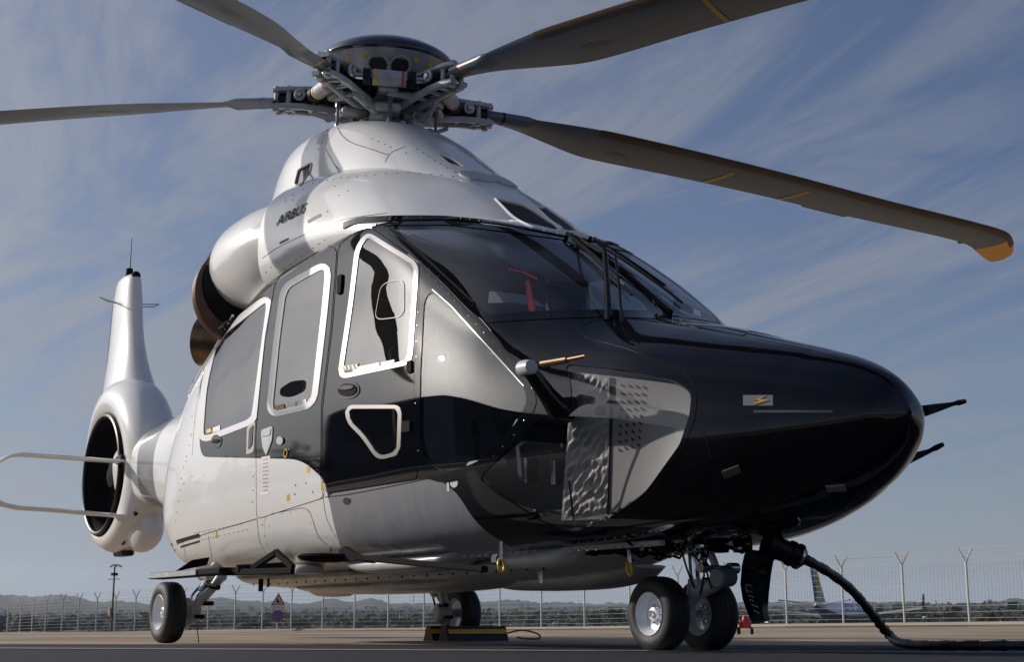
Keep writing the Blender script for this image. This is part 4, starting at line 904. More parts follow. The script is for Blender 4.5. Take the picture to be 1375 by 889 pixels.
def arm(m, pts, w, t):   # chunky arm through points with width list
    V = []; F = []
    for i, (p, ww, tt) in enumerate(zip(pts, w, t)):
        x, y, z = p; h = ww/2; b = tt/2
        for (dy, dz) in ((-h, -b*.6), (-h*.8, -b), (h*.8, -b), (h, -b*.6), (h, b*.6), (h*.8, b), (-h*.8, b), (-h, b*.6)): V.append((x, y+dy, z+dz))
    n = 8
    for i in range(len(pts)-1):
        for k in range(n): F.append((i*n+k, i*n+(k+1) % n, (i+1)*n+(k+1) % n, (i+1)*n+k))
    F += [tuple(range(n))[::-1], tuple((len(pts)-1)*n+k for k in range(n))]; m.add(V, F); return m
def sleeve_meshes():
    out = []
    m = MB(); arm(m, [(.16, 0, .05), (.30, 0, .075), (.5, 0, .085), (.72, 0, .085), (.92, 0, .08), (1.0, 0, .075)], [.22, .17, .15, .17, .19, .14], [.05, .045, .04, .04, .05, .04]); out.append(('upper_sleeve_arm', m.mesh('upper_sleeve_arm', GREYM)))
    for s_ in (-1, 1):
        m = MB(); arm(m, [(.20, s_*.05, -.13), (.36, s_*.075, -.14), (.55, s_*.085, -.115), (.72, s_*.088, -.09), (.88, s_*.08, -.08), (1.0, s_*.055, -.075)], [.07, .055, .045, .045, .06, .07], [.07, .055, .05, .05, .05, .04]); out.append(('lower_sleeve_rail', m.mesh('lower_sleeve_rail', GREYM)))
    m = MB()
    for x in (.34, .52, .68, .84): m.box((x, 0, -.112+.02*(x > .6)), (.035, .17, .028), bev=.006)
    out.append(('sleeve_cross_web', m.mesh('sleeve_cross_web', GREYM)))
    m = MB()
    for x, y in ((.86, .055), (.86, -.055), (.97, .045), (.97, -.045)):
        m.cyl((x, y, -.11), (x, y, .11), .022, n=10); m.cyl((x, y, -.118), (x, y, -.098), .028, n=10); m.cyl((x, y, .095), (x, y, .108), .028, n=10)
    out.append(('blade_bolt', m.mesh('blade_bolt', GREYM)))
    m = MB(); m.cyl((.55, 0, -.07), (.55, 0, .075), .085, .07, 20); m.lathe((.28, 0, -.01), (1, 0, 0), [(0, .085), (.03, .11), (.08, .115), (.13, .10), (.16, .07)], 20); m.cyl((.44, 0, 0), (.96, 0, 0), .05, .06, 14); out.append(('elastomer_bearing', m.mesh('elastomer_bearing', [SEAL], 35)))
    for s_ in (-1, 1): m = MB(); m.torus((.74, s_*.125, .01), (0, 1, 0), .038, .016, 16, 8); m.cyl((.74, s_*.09, .01), (.74, s_*.15, .01), .021, n=10); out.append(('damper_lug', m.mesh('damper_lug', mat('damper_lug_metal', (.42, .43, .44), .35, metal=.5))))
    m = MB(); m.tube([(.50, -.06, -.10), (.45, -.16, -.10), (.40, -.235, -.09)], [.035, .03, .028], 10); m.cyl((.385, -.26, -.075), (.385, -.21, -.105), .035, n=12); out.append(('pitch_horn', m.mesh('pitch_horn', GREYM)))
    m = MB(); m.cyl((.385, -.235, -.46), (.385, -.235, -.08), .0135, n=10); m.cyl((.385, -.235, -.16), (.385, -.235, -.10), .024, n=8); m.cyl((.385, -.235, -.37), (.385, -.235, -.31), .022, n=8); out.append(('pitch_link', m.mesh('pitch_link', mat('grey_rod', (.13, .14, .15), .4))))
    m = MB(); m.tube([(.25, .05, -.33), (.33, -.12, -.34), (.385, -.235, -.36)], [.045, .035, .025], 10); m.cyl((.30, -.03, -.40), (.30, -.03, -.27), .03, n=10); m.cyl((.26, .09, -.28), (.30, .12, -.2), .03, n=10); m.torus((.33, .1, -.2), (1, 0, 0), .04, .014, 14, 6); out.append(('swashplate_arm', m.mesh('swashplate_arm', LGREY)))
    m = MB(); arm(m, [(.18, .10, -.19), (.34, .12, -.22), (.5, .11, -.20), (.62, .07, -.15)], [.06, .05, .04, .04], [.08, .06, .04, .04]); m.torus((.47, .12, -.2), (.3, 1, 0), .035, .012, 12, 6); m.cyl((.30, .05, -.26), (.30, .18, -.26), .035, n=12); out.append(('droop_stop', m.mesh('droop_stop', GREYM)))
    return out
SM = sleeve_meshes()
for k in range(5):
    par = None
    for nm, me in SM:
        o = link_mesh(nm, me, heli if par is None else par)
        if par is None: par = o; o.matrix_world = rotor_matrix(R(AZ[k]), .94)
# interblade dampers: tubes linking neighbouring sleeves
for k in range(5):
    a0, a1 = R(AZ[(k) % 5]), R(AZ[(k+1) % 5]); 
    if a1 < a0: a1 += 2*math.pi
    r = .66; c0 = np.array([math.cos(a0), math.sin(a0), 0])*r; c1 = np.array([math.cos(a1), math.sin(a1), 0])*r; d = (c1-c0)/np.linalg.norm(c1-c0); L = np.linalg.norm(c1-c0); z = np.array([0, 0, .0])
    m = MB(); m.cyl(c0+d*.24+z, c1-d*.24+z, .062, n=20); o = rbuild(m, 'interblade_damper', GREYM)
    for q, w_, r2, mt, nm in ((.165, .06, .066, SEAL, 'damper_boot'), (.255, .020, .0645, YELLOW, 'damper_band'), (L-.225, .06, .066, SEAL, 'damper_boot'), (L-.275, .016, .0645, RED, 'damper_band')):
        m = MB(); m.cyl(c0+d*q+z, c0+d*(q+w_)+z, r2, n=20); s_ = m.build(nm, mt, o); s_.matrix_world = rotor_matrix(0)
    m = MB(); m.cyl(c0+d*.08+z, c0+d*.2+z, .028, n=10); m.cyl(c1-d*.2+z, c1-d*.08+z, .028, n=10); 
    for s_ in m.each('damper_rod', STEEL, o): s_.matrix_world = rotor_matrix(0)
    m = MB(); q = (c0+c1)/2; e = q/np.linalg.norm(q); m.box(q*.62+np.array([0, 0, -.05]), (.3, .16, .06), rot=np.array(Matrix.Rotation(math.atan2(e[1], e[0]), 3, 'Z')), bev=.015); m.box(q*.55+np.array([0, 0, -.18]), (.22, .22, .07), rot=np.array(Matrix.Rotation(math.atan2(e[1], e[0]), 3, 'Z')), bev=.02)
    m.cyl(q*.5+np.array([0, 0, -.3]), q*.62+np.array([0, 0, -.12]), .03, n=8); s_ = m.build('hub_star_web', GREYM, o); s_.matrix_world = rotor_matrix(0)

# ------------------------------------------------------------------ landing gear
def wheel(name, X, Y, D, W, rim_mat, side, parent=heli, rimr=.27):
    m = MB(); r = D/2; h = W/2; c = np.array([X, Y, r]); prof = [(-h*.80, r*.56), (-h*.98, r*.66), (-h, r*.80), (-h*.86, r*.93), (-h*.62, r*.985)]
    full = prof+[(-h*.36, r*.995), (-h*.36, r*.978), (-h*.31, r*.978), (-h*.31, r), (-h*.06, r), (-h*.06, r*.98), (h*.06, r*.98), (h*.06, r), (h*.31, r), (h*.31, r*.978), (h*.36, r*.978), (h*.36, r*.995)]+[(-a, b) for a, b in prof[::-1]]
    m.lathe(c, (0, 1, 0), full, 56, caps=False); o = m.build(name, RUBBER, parent, 40)
    q = side; m = MB(); rr = r*.58
    m.lathe(c, (0, q, 0), [(h*.90, rr), (h*.93, rr*.97), (h*.70, rr*.86), (h*.28, rr*.72), (h*.18, rr*.45), (h*.30, rr*.32), (h*.55, rr*.30), (h*.58, rr*.26), (h*.60, .001)], 40, caps=False); m.lathe(c, (0, -q, 0), [(h*.82, rr), (h*.5, rr*.8), (h*.3, .001)], 32, caps=False)
    if q < 0: pass
    w = m.build('wheel_rim', rim_mat, o, 30)
    m = MB(); ax = np.array([0, q, 0]); m.cyl(c+ax*h*.5, c+ax*h*.78, rr*.17, rr*.15, 12)
    for k in range(7): a = 2*math.pi*k/7; e = np.array([math.cos(a), 0, math.sin(a)]); m.cyl(c+e*rr*.40+ax*h*.2, c+e*rr*.40+ax*h*.42, rr*.07, n=6)
    m.build('wheel_nut', STEEL, o); return o
NX, NY = 3.667, .170
for s_ in (-1, 1): wheel('nose_wheel', NX, s_*NY, .405, .155, WHEELW, -1)
for s_ in (-1, 1): wheel('main_wheel', -.94, s_*1.31, .465, .17, WHEELW, s_)
# nose leg: chrome strut at the top, cast arm leaning back and down to the axle between the wheels
def q3(x, y, yy=0.0): return on_plane(x, y, 1, yy)
ax0 = np.array([NX, 0, .2025]); st = q3(934, 760); st_t = q3(931, 728); st_b = q3(935, 792)
m = MB(); m.cyl(st_b, st_t, .034, n=20); leg = m.build('nose_gear_strut', CHROME, heli)
m = MB(); c = q3(934, 722); m.box(c, (.20, .30, .062), bev=.012); m.cyl(c-[0, .19, 0], c+[0, .19, 0], .036, n=16); m.cyl(c+[-.10, -.14, -.01], c+[-.10, .10, -.01], .028, n=14); m.box(c+[.06, .06, -.035], (.06, .14, .04), bev=.008)
m.cyl(c-[0, 0, .085], c-[0, 0, .03], .06, .078, 18); m.cyl(c-[0, 0, .06], c-[0, 0, .045], .085, n=18); m.box(c+[.11, -.05, .0], (.03, .05, .045), bev=.006); m.box(c+[.10, .08, .01], (.03, .07, .03), bev=.006)
for yy in (-.13, -.06, .03, .12): m.cyl(c+[.09, yy, .0], c+[.115, yy, 0], .012, n=8)
m.build('gear_top_casting', LGREY, leg)
m = MB(); sec = []
for (px, py, w_, h_) in ((967, 783, .075, .06), (950, 790, .085, .075), (934, 800, .085, .075), (922, 818, .075, .06), (914, 832, .06, .05)):
    c = q3(px, py); sec.append([c+np.array([h_*math.cos(t)*.75, w_*.5*math.sin(t)*1.1, h_*math.cos(t)*.75]) for t in np.linspace(0, 2*math.pi, 14, endpoint=False)])
loft_secs(sec, 14, m=m); m.cyl(q3(935, 778), q3(935, 800), .046, .052, 16); m.cyl(ax0-[0, .06, 0], ax0+[0, .06, 0], .042, n=16); m.build('axle_casting', mat('casting_light_grey', (.50, .52, .53), .35, coat=.3), leg, 50)
m = MB(); m.cyl((NX, -NY-.02, .2025), (NX, NY+.02, .2025), .022, n=14); m.build('axle', STEEL, leg)
m = MB(); m.tube([q3(947, 735, -.03), q3(957, 755, -.03), q3(962, 772, -.02)], [.016, .013, .016], 8); m.tube([q3(952, 735, .03), q3(961, 755, .03), q3(966, 772, .02)], [.016, .013, .016], 8); m.tube([q3(922, 735, .03), q3(944, 752, .03), q3(955, 768, .02)], .012, 8); m.build('torque_link', LGREY, leg)
m = MB(); c = q3(965, 763); m.lathe(c-[0, .13, 0], (0, 1, 0), [(0, .02), (.0, .028), (.04, .028), (.04, .014), (.20, .014), (.20, .03), (.26, .03)], 14); m.build('link_pin', STEEL, leg)
m = MB(); c = q3(971, 777, -.04); m.lathe(c-np.array([.0, .05, 0]), (-.1, 1, .1), [(0, .045), (.008, .053), (.11, .053), (.12, .045)], 24); m.build('shimmy_damper', mat('damper_slate', (.14, .16, .185), .35, coat=.2), leg)
m = MB()
for p_ in (((915, 738), (921, 760), (932, 790)), ((921, 735), (945, 765), (940, 800)), ((952, 733), (948, 760), (955, 790))): m.tube(cr_curve(np.array([q3(*v, -.05) for v in p_]), 4), .006, 6)
m.build('hydraulic_hose', SEAL, leg)
# main legs
for s_ in (-1, 1):
    X = -.94; y0 = s_*.80; m = MB(); ax = s_*1.20
    m.tube([(X+.20, s_*.96, .52), (X+.17, s_*1.02, .42), (X+.07, s_*1.12, .28), (X, s_*1.17, .235)], [.04, .034, .04, .045], 12); m.cyl((X, s_*1.08, .235), (X, s_*1.30, .235), .035, n=14); lg = m.build('main_gear_arm', LGREY, heli)
    m = MB(); m.cyl((X+.05, s_*1.12, .28), (X+.02, s_*1.02, .46), .024, n=14); m.build('shock_rod', CHROME, lg)
    m = MB(); m.cyl((X+.035, s_*1.05, .38), (X-.02, s_*.92, .60), .045, n=14); m.cyl((X+.2, s_*.95, .5), (X-.15, s_*.95, .5), .03, n=10); m.box((X+.02, s_*.98, .52), (.22, .16, .08), bev=.02); m.build('shock_body', LGREY, lg)
    m = MB(); m.lathe((X, s_*1.06, .235), (0, s_, 0), [(0, .06), (.02, .085), (.06, .09), (.08, .11), (.10, .11)], 20); m.build('brake_unit', GREYM, lg)
    m = MB(); m.tube([(X+.06, s_*1.02, .50), (X+.10, s_*1.08, .36), (X+.05, s_*1.10, .25)], .010, 6); m.tube([(X-.03, s_*1.0, .50), (X-.10, s_*1.09, .36), (X-.06, s_*1.10, .25)], .010, 6); m.build('brake_hose', BLUEP if s_ < 0 else SEAL, lg)
    m = MB(); m.cyl((X+.12, s_*1.05, .44), (X+.28, s_*1.02, .42), .022, n=10); m.cyl((X+.05, s_*1.08, .30), (X+.22, s_*1.04, .30), .018, n=10); m.cyl((X+.05, s_*1.12, .20), (X+.2, s_*1.1, .2), .016, n=10); m.build('gear_pin', BLACKM, lg)
    m = MB(); m.tube([(X+.03, s_*1.09, .2), (X+.06, s_*1.09, .1), (X+.10, s_*1.09, .005)], .004, 5); m.build('static_wire', SEAL, lg)

# ------------------------------------------------------------------ belly: fairings, steps, antennas, rings
def beam(m, a, b, w, h): # box beam between points, w across, h vertical
    a, b = np.array(a, float), np.array(b, float); d = b-a; L = np.linalg.norm(d); d /= L; s = np.cross([0, 0, 1], d); s /= np.linalg.norm(s); u = np.cross(d, s); return m.box((a+b)/2, (L, w, h), rot=np.stack([d, s, u], 1), bev=min(w, h)*.2)
def pod(x0, x1, yc, hw, zt, zb, name, mt, n=14):
    V = []; F = []; S_ = []
    for t in np.linspace(0, 1, 15):
        x = x0+(x1-x0)*t; k = max(.02, (1-abs(2*t-1)**3.2))**.5; S_.append([(x, yc+hw*(.55+.45*k)*np.sign(math.cos(a))*abs(math.cos(a))**.55, zt-(zt-zb)*k*(.5-.5*math.sin(a)) if True else 0) for a in np.linspace(0, 2*math.pi, n, endpoint=False)])
    m = MB(); loft_secs(S_, n, m=m); return m.build(name, mt, heli, 45)
pod(-2.1, 3.25, 0, .50, .56, .415, 'belly_fairing', BELLYW)
pod(-.9, 1.9, -.05, .36, .45, .365, 'belly_keel_fairing', BELLYW)
pod(1.2, 3.0, .30, .20, .50, .36, 'belly_side_fairing', BELLYW)
pod(.9, 2.4, -.62, .16, .58, .47, 'belly_pod', LGREY); pod(2.5, 3.3, -.45, .12, .58, .46, 'belly_blister', LGREY)
m = MB(); p = on_plane(450, 797, 1, 0); m.lathe((-.55, -.1, .42), (0, 0, -1), [(0, .20), (.03, .19), (.06, .13), (.068, .0)], 28); m.build('belly_dome', BELLYW, heli, 60)
m = MB(); m.lathe((.35, -.75, .56), (0, 0, -1), [(0, .11), (.03, .13), (.06, .12), (.065, 0)], 28); m.build('belly_camera_mount', BELLYW, heli, 60)
m = MB()
for k in range(26): x = -1.2+k*.17; m.cyl((x, -.505, .46+.0), (x, -.515, .455), .006, n=6)
for k in range(20): x = 1.3+k*.1; m.cyl((x, -.52+.02*k*.3, .545), (x, -.53+.02*k*.3, .535), .008, n=6)
m.build('belly_fastener', SEAL, heli)['kind'] = 'stuff'
# long low steps
for s_ in (-1, 1):
    m = MB(); beam(m, (-1.27, s_*1.30, .515), (.10, s_*1.24, .52), .14, .05); st = m.build('rear_boarding_step', BLACKM, heli)
    m = MB(); beam(m, (-1.27, s_*1.378, .515), (-.3, s_*1.335, .518), .012, .04); m.build('step_edge', GREYM, st)
    m = MB(); beam(m, (.36, s_*1.17, .53), (.60, s_*1.09, .635), .035, .045); beam(m, (.58, s_*1.09, .64), (.82, s_*1.06, .52), .035, .045); beam(m, (0, s_*1.235, .51), (.86, s_*1.08, .50), .035, .045); m.cyl((.2, s_*1.22, .53), (.2, s_*.8, .56), .03, n=8); m.build('step_bracket', BLACKM, st)
    m = MB(); m.prism([(-1.15, s_*1.2, .55), (-1.0, s_*1.0, .60), (-.95, s_*1.0, .66), (-1.05, s_*1.1, .64)], (.03, 0, 0)); m.build('step_lug', BLACKM, st)
# forward step: thin rail with an end pad
A0 = on_plane(430, 750, 1, -1.22); A1 = on_plane(478, 749, 1, -1.20); A2 = on_plane(652, 765, 1, -.98)
m = MB(); beam(m, A1, A2, .05, .035); st = m.build('forward_boarding_step', BLACKM, heli)
m = MB(); c = on_plane(438, 749, 1, -1.22); m.lathe(c+[0, 0, -.03], (0, 0, 1), [(0, .08), (.012, .17), (.035, .19), (.05, .17), (.055, .0)], 24, flat=.8); m.build('step_pad', BLACKM, st)
m = MB(); m.prism([on_plane(455, 738, 1, -1.15), on_plane(462, 734, 1, -1.12), on_plane(486, 750, 1, -1.12), on_plane(500, 757, 1, -1.15), on_plane(455, 752, 1, -1.18)], (0, .03, 0)); m.build('step_hinge', BLACKM, st)
m = MB(); a = on_plane(620, 778, 1, 1.05); b_ = on_plane(838, 771, 1, 1.25); beam(m, a, b_, .22, .05); st = m.build('port_forward_step', BLACKM, heli)
m = MB(); q = on_plane(668, 752, 1, -.92); m.box(q, (.08, .05, .06), bev=.015); m.build('purple_clamp', mat('violet_tape', (.012, .008, .06), .5), heli)
for cx, cy, yy in ((673, 760, -.95), (845, 764, -.35)):
    q = on_plane(cx, cy, 1, yy); m = MB(); m.torus(q, (.8, .5, .1), .036, .008, 18, 8, arc=(-2.6, 2.6) if False else (0, 2*math.pi)); m.build('tie_down_ring', YELLOW, heli); m = MB(); m.cyl(q+[0, 0, .03], q+[0, 0, .13], .012, n=8); m.build('ring_bolt', STEEL, heli)
m = MB(); m.cyl(on_plane(725, 763, 1, -.3), on_plane(726, 784, 1, -.3), .018, .014, 10); m.build('drain_mast', STEEL, heli)
m = MB(); m.cyl((-.95, -.55, .50), (-.95, -.55, .40), .02, n=10); m.cyl((-.8, -.55, .50), (-.8, -.55, .43), .010, n=8); m.build('belly_drain', BLACKM, heli)
# wheel-well clutter under the nose
rr = random.Random(4); m = MB()
for k in range(46):
    x = rr.uniform(2.9, 3.95); y = rr.uniform(-.42, .25); z = .565-rr.random()*.02+max(0, x-3.8)*.03
    if rr.random() < .5: m.box((x, y, z), (rr.uniform(.03, .14), rr.uniform(.03, .1), .04), bev=.006)
    else: m.tube([(x, y, z+.01), (x+rr.uniform(.05, .2), y+rr.uniform(-.1, .1), z-.03), (x+rr.uniform(.12, .25), y+rr.uniform(-.1, .1), z+.02)], .008, 6)
m.build('wheel_bay_plumbing', BLACKM, heli)['kind'] = 'stuff'
m = MB()
for k in range(14): x = rr.uniform(3.0, 4.2); y = rr.uniform(-.45, .2); m.box((x, y, .545), (.05, .025, .02), bev=.004)
m.build('wheel_bay_fitting', STEEL, heli)['kind'] = 'stuff'
m = MB(); a = (2.9, -.60, .555); beam(m, (2.3, -.62, .555), (4.0, -.40, .565), .05, .03); m.build('belly_rail', LGREY, heli); m = MB()
for k in range(24): t = k/23; m.cyl((2.35+1.6*t, -.648+.215*t, .55), (2.35+1.6*t, -.655+.215*t, .55), .008, n=6)
m.build('rail_rivets', STEEL, heli)['kind'] = 'stuff'
# blade antenna under the nose with white characters
m = MB(); ap = []
Yb = .05
L_ = [(1001, 738), (996, 760), (994, 785), (997, 805), (1003, 822), (1010, 838)]; R_ = [(1027, 834), (1024, 822), (1026, 795), (1029, 770), (1034, 742)]
poly = [on_plane(x, y, 1, Yb) for x, y in L_+R_]; m.prism(poly, (0, .035, 0)); ba = m.build('blade_antenna', BLACK, heli)
m = MB()
for (x0, y0, x1, y1) in ((1002, 785, 1010, 788), (1002, 793, 1010, 796), (1002, 785, 1002, 796), (1005, 800, 1012, 803), (1006, 806, 1012, 808), (1009, 812, 1018, 816), (1012, 820, 1020, 824)):
    a = on_plane(x0, y0, 1, Yb-.002); b_ = on_plane(x1, y1, 1, Yb-.002); m.cyl(a, b_, .003, n=4)
m.build('antenna_lettering', mat('faded_white_print', (.32, .32, .34), .5), ba)

# ------------------------------------------------------------------ cockpit and cabin interior seen through the glass
m = MB(); m.prism([(-1.7, -.80, .72), (-1.7, .80, .72), (2.4, .88, .72), (3.1, .70, .72), (3.9, .42, .72), (3.9, -.42, .72), (3.1, -.70, .72), (2.4, -.88, .72)], (0, 0, .05)); m.build('cabin_floor', mat('floor_grey', (.10, .10, .10), .8), heli)
m = MB(); m.box((-1.6, 0, 1.5), (.05, 1.5, 1.3)); m.box((1.05, 0, 1.75), (.05, 1.7, 1.9)); m.each('cabin_bulkhead', mat('interior_grey', (.16, .16, .165), .7), heli)
m = MB(); m.box((.2, 0, 2.68), (2.4, 1.3, .05)); m.build('headliner', mat('headliner_beige', (.12, .11, .10), .8), heli)
for s_ in (-1, 1):
    m = MB(); m.box((1.75, s_*.45, 1.15), (.5, .48, .14), bev=.05); st = m.build('pilot_seat', mat('seat_cloth', (.22, .21, .20), .8), heli)
    m = MB(); m.box((1.5, s_*.45, 1.6), (.14, .46, .85), rot=np.array(Matrix.Rotation(R(-8), 3, 'Y')), bev=.05); m.build('seat_back', mat('seat_cloth'), st)
    m = MB(); m.box((1.47, s_*.45, 2.12), (.1, .26, .2), bev=.03); m.build('head_rest', mat('seat_cloth'), st)
    m = MB(); m.cyl((2.25, s_*.45, .85), (2.2, s_*.45, 1.35), .015, n=8); m.cyl((2.2, s_*.45, 1.3), (2.18, s_*.45, 1.42), .025, n=8); m.build('cyclic_stick', BLACKM, st)
    m = MB()
    for dx in (-.1, .1): m.box((2.98, s_*.45+dx, 1.02), (.04, .10, .16), bev=.01)
    m.build('rudder_pedal', STEEL, st)
for x in (.55, -.25, -1.1):
    for s_ in (-1, 1):
        m = MB(); m.box((x, s_*.62, 1.2), (.45, .5, .14), bev=.05); st = m.build('cabin_seat', mat('cabin_leather', (.34, .30, .25), .6), heli)
        m = MB(); m.box((x-.24, s_*.62, 1.65), (.14, .48, .85), rot=np.array(Matrix.Rotation(R(-8), 3, 'Y')), bev=.06); m.build('seat_back', mat('cabin_leather'), st)
m = MB(); m.box((2.85, 0, 1.45), (.30, 1.35, .42), rot=np.array(Matrix.Rotation(R(-15), 3, 'Y')), bev=.05); pn = m.build('instrument_panel', BLACKM, heli)
m = MB(); m.box((2.98, 0, 1.70), (.55, 1.45, .07), rot=np.array(Matrix.Rotation(R(8), 3, 'Y')), bev=.03); m.build('glare_shield', mat('glare_grey', (.035, .037, .042), .7), pn)
for k in range(4): m = MB(); m.box((2.69, -.48+.32*k, 1.47), (.01, .27, .21), rot=np.array(Matrix.Rotation(R(-15), 3, 'Y')), bev=.003); m.build('display_screen', mat('screen_black', (.01, .012, .016), .15), pn)
m = MB(); m.box((2.3, 0, 1.05), (.9, .28, .5), bev=.03); m.build('centre_console', mat('interior_grey'), heli)
# white documents under the screen, red ribbon hanging inside, yellow round tag
m = MB(); a = on_plane(655, 393, 1, -.55); 
q = [on_plane(x, y, 1, -.55) for x, y in ((657, 391), (664, 391), (684, 406), (655, 407))]; m.prism(q, (.02, .25, 0)); m.build('paper_chart', mat('paper', (.55, .55, .55), .8), heli)
m = MB(); q = [inskin(x, y, .16) for x, y in ((701, 345), (706, 345), (708, 395), (699, 395))]; m.prism(q, (.0, .01, 0)); rb = m.build('remove_before_flight_ribbon', mat('ribbon_red', (.9, .04, .05), .7), heli)
m = MB(); a, b_ = inskin(679, 334, .15), inskin(722, 344, .15); m.tube([a, (a+b_)/2+[0, 0, .01], b_], .006, 6); m.ball(a, .012, 8, 6); m.ball(b_, .010, 8, 6); m.build('red_lock_bar', mat('ribbon_red'), rb)
m = MB(); q = on_plane(760, 363, 1, -.1); m.cyl(q, q+[.01, -.01, 0], .016, n=14); m.build('orange_tag', mat('tag_orange', (.7, .3, .1), .6), heli)
m = MB(); q = [on_plane(x, y, 1, .35) for x, y in ((905, 400), (940, 418), (942, 426), (903, 410))]; m.prism(q, (.0, .12, -.03)); m.build('paper_chart', mat('paper'), heli)
# quilted blanket and perforated panel behind the chin glass
def quad_sheet(P4, nu, nv, f, name, mt):
    V = []; F = []
    for i in range(nv+1):
        for j in range(nu+1):
            u, v = j/nu, i/nv; p = (np.array(P4[0])*(1-u)+np.array(P4[1])*u)*(1-v)+(np.array(P4[3])*(1-u)+np.array(P4[2])*u)*v; V.append(p+np.array([.35, -.9, .2])*f(u, v)*min(1, 12*u*(1-u))*min(1, 12*v*(1-v)))
    for i in range(nv):
        for j in range(nu): a = i*(nu+1)+j; F.append((a, a+1, a+nu+2, a+nu+1))
    m = MB(); m.add(V, F); return m.build(name, mt, heli, 80)
rb2 = random.Random(2); ph = [(rb2.uniform(-22, 40), rb2.uniform(20, 75), rb2.uniform(0, 6), rb2.uniform(.0008, .0026)) for _ in range(18)]
def crump(u, v): return sum(a*math.sin(p*u+q*v*1.3+s) for p, q, s, a in ph)+.006*abs(math.sin(9*u*math.pi+3*v))*math.sin(7*v*math.pi)
quad_sheet([inskin(763, 494, .035), inskin(813, 499, .04), inskin(814, 706, .04), inskin(750, 706, .035)], 60, 140, crump, 'quilted_foil_blanket', mat('foil_grey', (.50, .475, .44), .4, bump=.6, bscale=16))
m = MB(); 
P4 = [inskin(811, 497, .05), inskin(934, 514, .035), inskin(902, 640, .03), inskin(812, 708, .05)]
quad_sheet(P4, 8, 8, lambda u, v: 0, 'bay_panel', mat('panel_greyblue', (.42, .40, .375), .45))
m = MB()
def onp(u, v): return (np.array(P4[0])*(1-u)+np.array(P4[1])*u)*(1-v)+(np.array(P4[3])*(1-u)+np.array(P4[2])*u)*v+np.array([.35, -.9, .2])*.004
for i in range(9):
    for j in range(4):
        if (i+j) % 1 == 0:
            u = .16+j*.085; v = .06+i*.06; m.box(onp(u, v), (.022, .004, .008), rot=np.array(Matrix.Rotation(R(35), 3, 'Y')))
m.build('vent_slots', SEAL, heli)
m = MB(); q = inskin(801, 549, .05); m.cyl(q, q+np.array([.01, -.03, 0]), .022, n=16); m.torus(q+np.array([.01, -.03, 0]), (.35, -.9, .2), .022, .006, 16, 6); m.build('panel_grommet', SEAL, heli)
m = MB(); a, b_ = inskin(814, 545, .05), inskin(812, 700, .045); m.cyl(a, b_, .006, n=8); a, b_ = inskin(756, 650, .05), inskin(770, 714, .02); m.cyl(a, b_, .006, n=8); m.build('bay_frame', SEAL, heli)
m = MB(); m.box((3.15, 0, 1.32), (.9, 1.2, .03)); m.box((3.60, 0, 1.15), (.04, 1.1, .8)); m.each('cockpit_front_wall', DARK, heli)
m = MB(); q = inskin(625, 625, .15); m.box(q, (.30, .10, .05), bev=.015); m.build('door_pocket', mat('paper'), heli)
m = MB(); m.tube([inskin(655, 598, .12), inskin(660, 580, .14), inskin(668, 560, .15), inskin(680, 552, .15)], .012, 8); m.build('grab_handle', STEEL, heli)
# ------------------------------------------------------------------ THE AIRFIELD: ground, fence, hills
CX, CY = CAM[0], CAM[1]
def az_of_px(px): d = ray(px, 836); return math.atan2(d[1], d[0])
ctrl = [(-400, 36, 855), (0, 38, 853.5), (61, 42, 852.5), (105, 43.5, 851.8), (181, 46, 850.5), (315, 50, 848.5), (569, 56, 847), (785, 63, 845.8), (1057, 74, 843), (1302, 81, 841), (1392, 84, 840.4), (1800, 90, 839.5)]
crest = [(-400, 804), (0, 801), (40, 805), (73, 800.5), (100, 806), (122, 810), (192, 812), (240, 809), (290, 806.5), (355, 809.5), (400, 811), (430, 809), (448, 806), (470, 810), (485, 809), (500, 806), (523, 811), (582, 811.5), (640, 810), (688, 808), (736, 809.5), (790, 812), (840, 813), (960, 812), (1028, 810), (1175, 811), (1294, 813.5), (1356, 809.5), (1450, 808), (1800, 812)]
HF = 2.4
def fence_at(px):    # distance and ground height of the fence line in the direction of a photo column
    h = np.interp(px, [c[0] for c in ctrl], [c[1] for c in ctrl]); y = np.interp(px, [c[0] for c in ctrl], [c[2] for c in ctrl])
    d = HF*FPX/h; return d, CAM[2]-(y-835.9)/FPX*d
def px_of_az(a):     # photo column of a compass direction (only meaningful round the view direction)
    t = (YAW-a+math.pi) % (2*math.pi)-math.pi; t = max(-1.0, min(1.0, t)); return PW/2+FPX/math.cos(PIT)*math.tan(t)*1.0
def ground_z(x, y):
    dx, dy = x-CX, y-CY; d = math.hypot(dx, dy); px = px_of_az(math.atan2(dy, dx)); px = max(-400, min(1800, px)); df, zf = fence_at(px)
    if d < 24: return 0.0
    if d < df: t = (d-24)/(df-24); return zf*(t*t*(3-2*t)*.5+t*.5)
    yb = 835.9+(CAM[2]-zf)/df*FPX; yc = np.interp(px, [c[0] for c in crest], [c[1] for c in crest])
    ld_ = [df, df*1.35, 400, 1000, 1700, 2400, 3200]; ly = [yb, yb-.6, yb-4.5, yb-13, yb-22, yb-.8*(yb-yc)-4 if False else yb-(yb-yc)*.80, yc]
    if d > 3200: return CAM[2]-(yc-835.9)/FPX*3200-(d-3200)*.02
    yy = np.interp(math.log(d), [math.log(v) for v in ld_], ly); return CAM[2]-(yy-835.9)/FPX*d-1.6*math.exp(-((d-285)/75)**2)*math.exp(-((px-1130)/130)**4)
